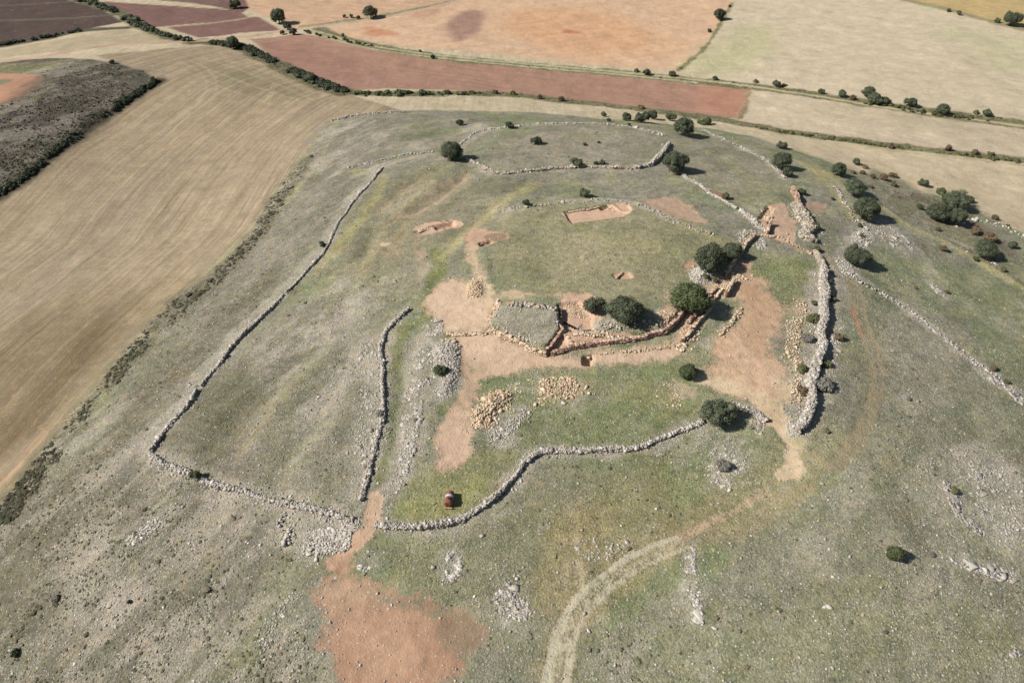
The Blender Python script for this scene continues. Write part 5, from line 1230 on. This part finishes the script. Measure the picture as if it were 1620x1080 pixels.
lathe('body', [(-.95, R*.55), (-.90, R*.86), (-.82, R), (.15, R), (.22, R*.985)], m_rust, tank, 28, (0, 0, R+.12))
lathe('band', [(.16, R+.012), (.20, R+.05), (.27, R+.05), (.33, R*.93), (.42, R*.90), (.46, R+.03), (.50, R+.03), (.54, R-.01)], m_band, tank, 28, (0, 0, R+.12))
lathe('end_drum', [(.50, R*.93), (1.15, R*.93), (1.22, R*.86), (1.24, R*.3)], m_rust, tank, 28, (0, 0, R+.12))
lathe('filler_neck', [(0, .13), (.16, .13), (.16, .17), (.22, .17)], m_dark, tank, 14, (.05, -.3, 2*R+.06)).rotation_euler = (math.radians(90), 0, 0)
def box(name, c, s, mat, parent, bev=.01):
    bm = bmesh.new(); bmesh.ops.create_cube(bm, size=1); bmesh.ops.scale(bm, vec=s, verts=bm.verts)
    bmesh.ops.bevel(bm, geom=bm.edges[:], offset=bev, segments=1, affect='EDGES'); me = bpy.data.meshes.new(name); bm.to_mesh(me); bm.free()
    o = link(name, me, parent, mat); o.location = c; return o
box('skid', (-.42, 0, .06), (.12, 2.4, .16), m_rust, tank); box('skid', (.42, 0, .06), (.12, 2.4, .16), m_rust, tank)
m_pale_rust, t, b = nt('pale_rust'); t.links.new(MIX(t, NOISE(t, N(t, 'TexCoord').outputs['Object'], 6, 3), (.42,.22,.14), (.55,.36,.26)), b.inputs['Base Color'])
box('front_beam', (0, -1.12, .20), (1.15, .12, .14), m_pale_rust, tank)
box('end_plate', (0, 1.28, .55), (.9, .05, .8), m_rust, tank)

# ------------------------------------------------------------------ person working in the excavated room
m_shirt, t, b = nt('blue_grey_cloth'); t.links.new(MIX(t, NOISE(t, N(t, 'TexCoord').outputs['Object'], 9, 3), (.06,.095,.15), (.15,.21,.28)), b.inputs['Base Color'])
m_trs, t, b = nt('navy_trousers'); b.inputs['Base Color'].default_value = (.03, .04, .065, 1)
m_skin, t, b = nt('skin'); b.inputs['Base Color'].default_value = (.42, .27, .19, 1); b.inputs['Roughness'].default_value = .6
m_hair, t, b = nt('dark_hair'); b.inputs['Base Color'].default_value = (.018, .014, .012, 1)
m_white, t, b = nt('white_shoes'); b.inputs['Base Color'].default_value = (.7, .68, .64, 1)
Pp = ground([(915,524)])[0]
per = empty('person', tuple(Pp), 'person in blue grey clothes bending over to work in the excavated room', 'person', None, math.radians(-15))
def skinned(name, verts, edges, radii, mat, parent, sub=2, root=0):
    me = bpy.data.meshes.new(name); me.from_pydata(verts, edges, []); o = link(name, me, parent)
    m = o.modifiers.new('Skin', 'SKIN'); m.use_smooth_shade = True
    for i, r in enumerate(radii):
        me.skin_vertices[0].data[i].radius = (r, r) if not isinstance(r, tuple) else r
        me.skin_vertices[0].data[i].use_root = (i == root)
    s = o.modifiers.new('Sub', 'SUBSURF'); s.levels = s.render_levels = sub
    bpy.context.view_layer.update()
    dg = bpy.context.evaluated_depsgraph_get(); me2 = bpy.data.meshes.new_from_object(o.evaluated_get(dg)); o.modifiers.clear(); o.data = me2
    me2.materials.clear()
    for q in (mat if isinstance(mat, list) else [mat]): me2.materials.append(q)
    return o
# x = facing direction (right), torso leaning forward
V_ = [(0,0,.92),(.10,0,1.10),(.24,0,1.28),(.33,0,1.40),(.40,0,1.47),(.48,0,1.52),   # pelvis..head top
      (-.02,.13,.88),(.06,.15,.50),(-.04,.16,.09),(.12,.17,.05),
      (-.02,-.13,.88),(.02,-.16,.50),(-.12,-.17,.09),(.04,-.18,.05),
      (.30,.19,1.33),(.42,.27,1.10),(.60,.20,.98),(.68,.17,.95),
      (.30,-.19,1.33),(.40,-.28,1.10),(.56,-.22,.94),(.64,-.19,.90)]
E_ = [(0,1),(1,2),(2,3),(3,4),(4,5),(0,6),(6,7),(7,8),(8,9),(0,10),(10,11),(11,12),(12,13),(3,14),(14,15),(15,16),(16,17),(3,18),(18,19),(19,20),(20,21)]
R_ = [.15,.145,.155,.12,.065,.06,.10,.07,.045,.045,.10,.07,.045,.045,.07,.05,.037,.032,.07,.05,.037,.032]
body = skinned('body', V_, E_, R_, [m_shirt, m_trs, m_skin, m_white], per)
for p in body.data.polygons:
    c = p.center
    p.material_index = 3 if c.z < .10 else (1 if c.z < .95 and c.x < .30 else (2 if (c.x > .50 and c.z < 1.08) or (c.x > .40 and c.z > 1.45) else 0))
def blob(name, c, s, mat, parent, cut=None):
    V, F = ICO2; V = V.copy()*np.array(s)
    if cut is not None: V[:, 2] = np.maximum(V[:, 2], cut)
    me = mesh_np(name, V, F); me.polygons.foreach_set('use_smooth', np.ones(len(F), bool)); o = link(name, me, parent, mat); o.location = c; return o
hd = blob('head', (.50, 0, 1.58), (.105, .085, .12), m_skin, per); hd.rotation_euler = (0, math.radians(35), 0)
blob('hair', (-.012, 0, .02), (.115, .097, .118), m_hair, hd, -.05); blob('nose', (.105, 0, -.01), (.02, .014, .02), m_skin, hd)
for s in (-1, 1):
    blob('ear', (0, s*.088, -.005), (.02, .012, .03), m_skin, hd); blob('eye', (.092, s*.035, .012), (.012, .014, .009), m_hair, hd)
blob('mouth', (.095, 0, -.055), (.01, .028, .006), m_shirt, hd)
for s, base_ in ((1, (.68,.17,.95)), (-1, (.64,-.19,.90))):
    vv = [base_, (base_[0]+.05, base_[1], base_[2]-.03)]; ee = [(0, 1)]; rr = [.032, .036]
    for f in range(4):
        y = base_[1]+(f-1.5)*.021; L_ = (.030, .036, .033, .024)[f]
        a = len(vv); vv += [(base_[0]+.075, y, base_[2]-.045), (base_[0]+.075+L_, y, base_[2]-.07), (base_[0]+.075+L_*1.2, y, base_[2]-.105)]; ee += [(1, a), (a, a+1), (a+1, a+2)]; rr += [.010, .009, .008]
    a = len(vv); vv += [(base_[0]+.03, base_[1]-s*.04, base_[2]-.05), (base_[0]+.055, base_[1]-s*.05, base_[2]-.085)]; ee += [(0, a), (a, a+1)]; rr += [.012, .010]
    skinned('hand', vv, ee, rr, m_skin, per, 1)
# added black buckets: their dark row stands in for the rim wall's shadow
m_shadow, t, b = nt('shadow_black'); b.inputs['Base Color'].default_value = (.012, .012, .014, 1); b.inputs['Roughness'].default_value = .5
bk = None
for i, (x, y, lb) in enumerate(((893,512,'black stand-in for the rim wall shadow, farthest left in the row'),(897,514,'black stand-in for the rim wall shadow, second from the left in the row'),(901,516,'black stand-in for the rim wall shadow, in the middle of the row'),(905,518,'black stand-in for the rim wall shadow, second from the person'),(909,520,'black stand-in for the rim wall shadow, nearest to the person'))):
    P = ground([(x, y)])[0]
    r = empty('shadow_bucket', tuple(P), lb, 'shadow_bucket', 'row of black stand-ins for the rim wall shadow', random.uniform(0, 6))
    if bk is None:
        bm = bmesh.new(); sg = 16; rr = [(.15, 0), (.21, .30), (.225, .30), (.225, .325), (.19, .325), (.14, .04)]
        rg = [[bm.verts.new((q*math.cos(2*math.pi*a/sg), q*math.sin(2*math.pi*a/sg), z)) for a in range(sg)] for q, z in rr]
        for r1, r2 in zip(rg[:-1], rg[1:]):
            for a in range(sg): bm.faces.new((r1[a], r1[(a+1) % sg], r2[(a+1) % sg], r2[a]))
        bm.faces.new(rg[0][::-1]); bm.faces.new(rg[-1])
        b1 = bpy.data.meshes.new('shadow_pail'); bm.to_mesh(b1); bm.free(); b1.materials.append(m_shadow)
        bm = bmesh.new()
        for s in (-1, 1):
            pts = [Vector((s*.21+s*.03*math.sin(a), .07*math.cos(a), .31+.05*math.sin(a))) for a in np.linspace(0, math.pi, 7)]
            for p, q in zip(pts[:-1], pts[1:]):
                mtx = Matrix.Translation((p+q)/2) @ (q-p).to_track_quat('Z', 'Y').to_matrix().to_4x4(); bmesh.ops.create_cone(bm, cap_ends=True, segments=6, radius1=.012, radius2=.012, depth=(q-p).length*1.1, matrix=mtx)
        b2 = bpy.data.meshes.new('handle'); bm.to_mesh(b2); bm.free(); b2.materials.append(m_shadow); bk = 1
    link('shadow_pail', b1, r); link('handle', b2, r)

# ------------------------------------------------------------------ things nobody could count: loose stones, dwarf scrub, grass
def lookup(A, x, y):
    i = np.clip(np.searchsorted(gx, x)-1, 0, NX-2); j = np.clip(np.searchsorted(gy, y)-1, 0, NY-2)
    i = i+(x-gx[i] > (gx[i+1]-gx[i])/2); j = j+(y-gy[j] > (gy[j+1]-gy[j])/2); return A[j, i]
def scatter(n):
    """ground points spread so that the near slope is as dense as the far one looks"""
    px_ = rng.uniform(-120, 1740, n); py_ = rng.uniform(100, 1200, n)
    d = rays(np.stack([px_, py_], 1)); z = np.full(n, -5.0)
    for _ in range(12):
        t_ = (z-CAMZ)/d[:, 2]; z = .5*z+.5*hgt(d[:, 0]*t_, d[:, 1]*t_)
    t_ = (z-CAMZ)/d[:, 2]; x, y = d[:, 0]*t_, d[:, 1]*t_
    return x, y, hgt(x, y)
x, y, z = scatter(420000); mk = lookup(MSK, x, y)
hillm = mk[:, 2] < .15
keep = hillm & (rng.uniform(0, 1, len(x)) < (.026+.30*mk[:, 0]**1.4))
xs, ys, zs = x[keep], y[keep], z[keep]; ns = len(xs)
S = np.exp(rng.normal(-2.4, .45, (ns, 1)))*rng.uniform(.7, 1.3, (ns, 3))*np.array([1.15, 1, .6])
o = link('loose_stones', stones_mesh('loose_stones', np.stack([xs, ys, zs+S[:, 2]*.2], 1), S, 'grey')); tag(o, 'small pale stones scattered all over the hill pasture', 'stones', kind='stuff')

def tuft_object(name, label, cat, P, scl, colr, sub, hfac, seed):
    me = bpy.data.meshes.new(name+'_points'); me.vertices.add(len(P)); me.vertices.foreach_set('co', np.asarray(P, np.float32).ravel())
    attr(me, 'size', 'FLOAT', scl); attr(me, 'tuftcol', 'FLOAT_COLOR', colr)
    o = link(name, me); tag(o, label, cat, kind='stuff')
    m, t, b = nt(name+'_mat'); pos = N(t, 'NewGeometry').outputs['Position']
    a = N(t, 'Attribute', attribute_name='tuftcol', attribute_type='INSTANCER').outputs['Color']
    t.links.new(SCALE(t, a, M(t, 'MULTIPLY_ADD', M(t, 'SUBTRACT', NOISE(t, pos, 7, 3, .7), .5), 1.3, 1.0)), b.inputs['Base Color'])
    ng = bpy.data.node_groups.new(name+'_nodes', 'GeometryNodeTree')
    ng.interface.new_socket('Geometry', in_out='INPUT', socket_type='NodeSocketGeometry'); ng.interface.new_socket('Geometry', in_out='OUTPUT', socket_type='NodeSocketGeometry')
    nd = ng.nodes; gi = nd.new('NodeGroupInput'); go = nd.new('NodeGroupOutput'); l = ng.links.new
    ic = nd.new('GeometryNodeMeshIcoSphere'); ic.inputs['Radius'].default_value = .5; ic.inputs['Subdivisions'].default_value = sub
    sp = nd.new('GeometryNodeSetPosition'); nz = nd.new('ShaderNodeTexNoise'); nz.inputs['Scale'].default_value = 2.6; nz.inputs['Detail'].default_value = 3
    vm = nd.new('ShaderNodeVectorMath'); vm.operation = 'SUBTRACT'; vm.inputs[1].default_value = (.5, .5, .5); l(nz.outputs['Color'], vm.inputs[0])
    vs_ = nd.new('ShaderNodeVectorMath'); vs_.operation = 'SCALE'; vs_.inputs[3].default_value = 1.0; l(vm.outputs[0], vs_.inputs[0]); l(vs_.outputs[0], sp.inputs['Offset'])
    l(ic.outputs['Mesh'], sp.inputs['Geometry'])
    sm = nd.new('GeometryNodeSetMaterial'); sm.inputs['Material'].default_value = m; l(sp.outputs[0], sm.inputs[0])
    ip = nd.new('GeometryNodeInstanceOnPoints'); l(gi.outputs[0], ip.inputs['Points']); l(sm.outputs[0], ip.inputs['Instance'])
    rv = nd.new('FunctionNodeRandomValue'); rv.data_type = 'FLOAT_VECTOR'; rv.inputs['Max'].default_value = (.3, .3, 6.28); rv.inputs['Min'].default_value = (-.3, -.3, 0); rv.inputs['Seed'].default_value = seed
    l(rv.outputs['Value'], ip.inputs['Rotation'])
    na = nd.new('GeometryNodeInputNamedAttribute'); na.data_type = 'FLOAT'; na.inputs['Name'].default_value = 'size'
    cb = nd.new('ShaderNodeCombineXYZ'); mm = nd.new('ShaderNodeMath'); mm.operation = 'MULTIPLY'; mm.inputs[1].default_value = hfac
    l(na.outputs['Attribute'], cb.inputs[0]); l(na.outputs['Attribute'], cb.inputs[1]); l(na.outputs['Attribute'], mm.inputs[0]); l(mm.outputs[0], cb.inputs[2]); l(cb.outputs[0], ip.inputs['Scale'])
    l(ip.outputs[0], go.inputs[0]); md = o.modifiers.new('Scatter', 'NODES'); md.node_group = ng
    return o
# dwarf scrub
x, y, z = scatter(520000); mk = lookup(MSK, x, y); so = lookup(SOIL, x, y)
clump = fbm(x, y, 6, 99, 3)
keep = (mk[:, 2] < .15) & (so[:, 3] < .3) & (rng.uniform(0, 1, len(x)) < .004+.19*np.clip(mk[:, 1]-.08, 0, 1)**1.25*sstep(.36, .62, clump)*2+.30*sstep(.5, .8, mk[:, 1])*sstep(.25, .5, clump))
P = np.stack([x, y, z], 1)[keep]; n_ = len(P)
pc = np.array([lin((112,107,86)), lin((126,119,97)), lin((98,98,76)), lin((130,116,98)), lin((118,120,92))])[rng.integers(0, 5, n_)]*(1-.50*sstep(.5, .8, mk[keep][:, 1]))[:, None]
tuft_object('dwarf_scrub', 'dark dwarf shrubs dotted over the slopes', 'scrub', P, np.exp(rng.normal(-1.45, .42, n_))*(1+.75*sstep(.5, .8, mk[keep][:, 1])), np.c_[pc, np.ones(n_)], 2, .62, 3)
# grass tufts take the colour of the pasture they grow in
x, y, z = scatter(230000); mk = lookup(MSK, x, y); so = lookup(SOIL, x, y); cv = lookup(COV, x, y)
keep = (mk[:, 2] < .15) & (so[:, 3] < .35) & (rng.uniform(0, 1, len(x)) < .8*cv[:, 3])
P = np.stack([x, y, z-.02], 1)[keep]; n_ = len(P); cc = cv[keep][:, :3]*rng.uniform(.84, 1.34, (n_, 1))*np.array([1, 1, .92])
tuft_object('grass', 'short dry grass tufts over the whole pasture', 'grass', P, np.exp(rng.normal(-1.55, .35, n_)), np.c_[cc, np.ones(n_)], 1, .36, 5)
print('grid', NX, NY, 'stones', ns, 'tufts', n_)
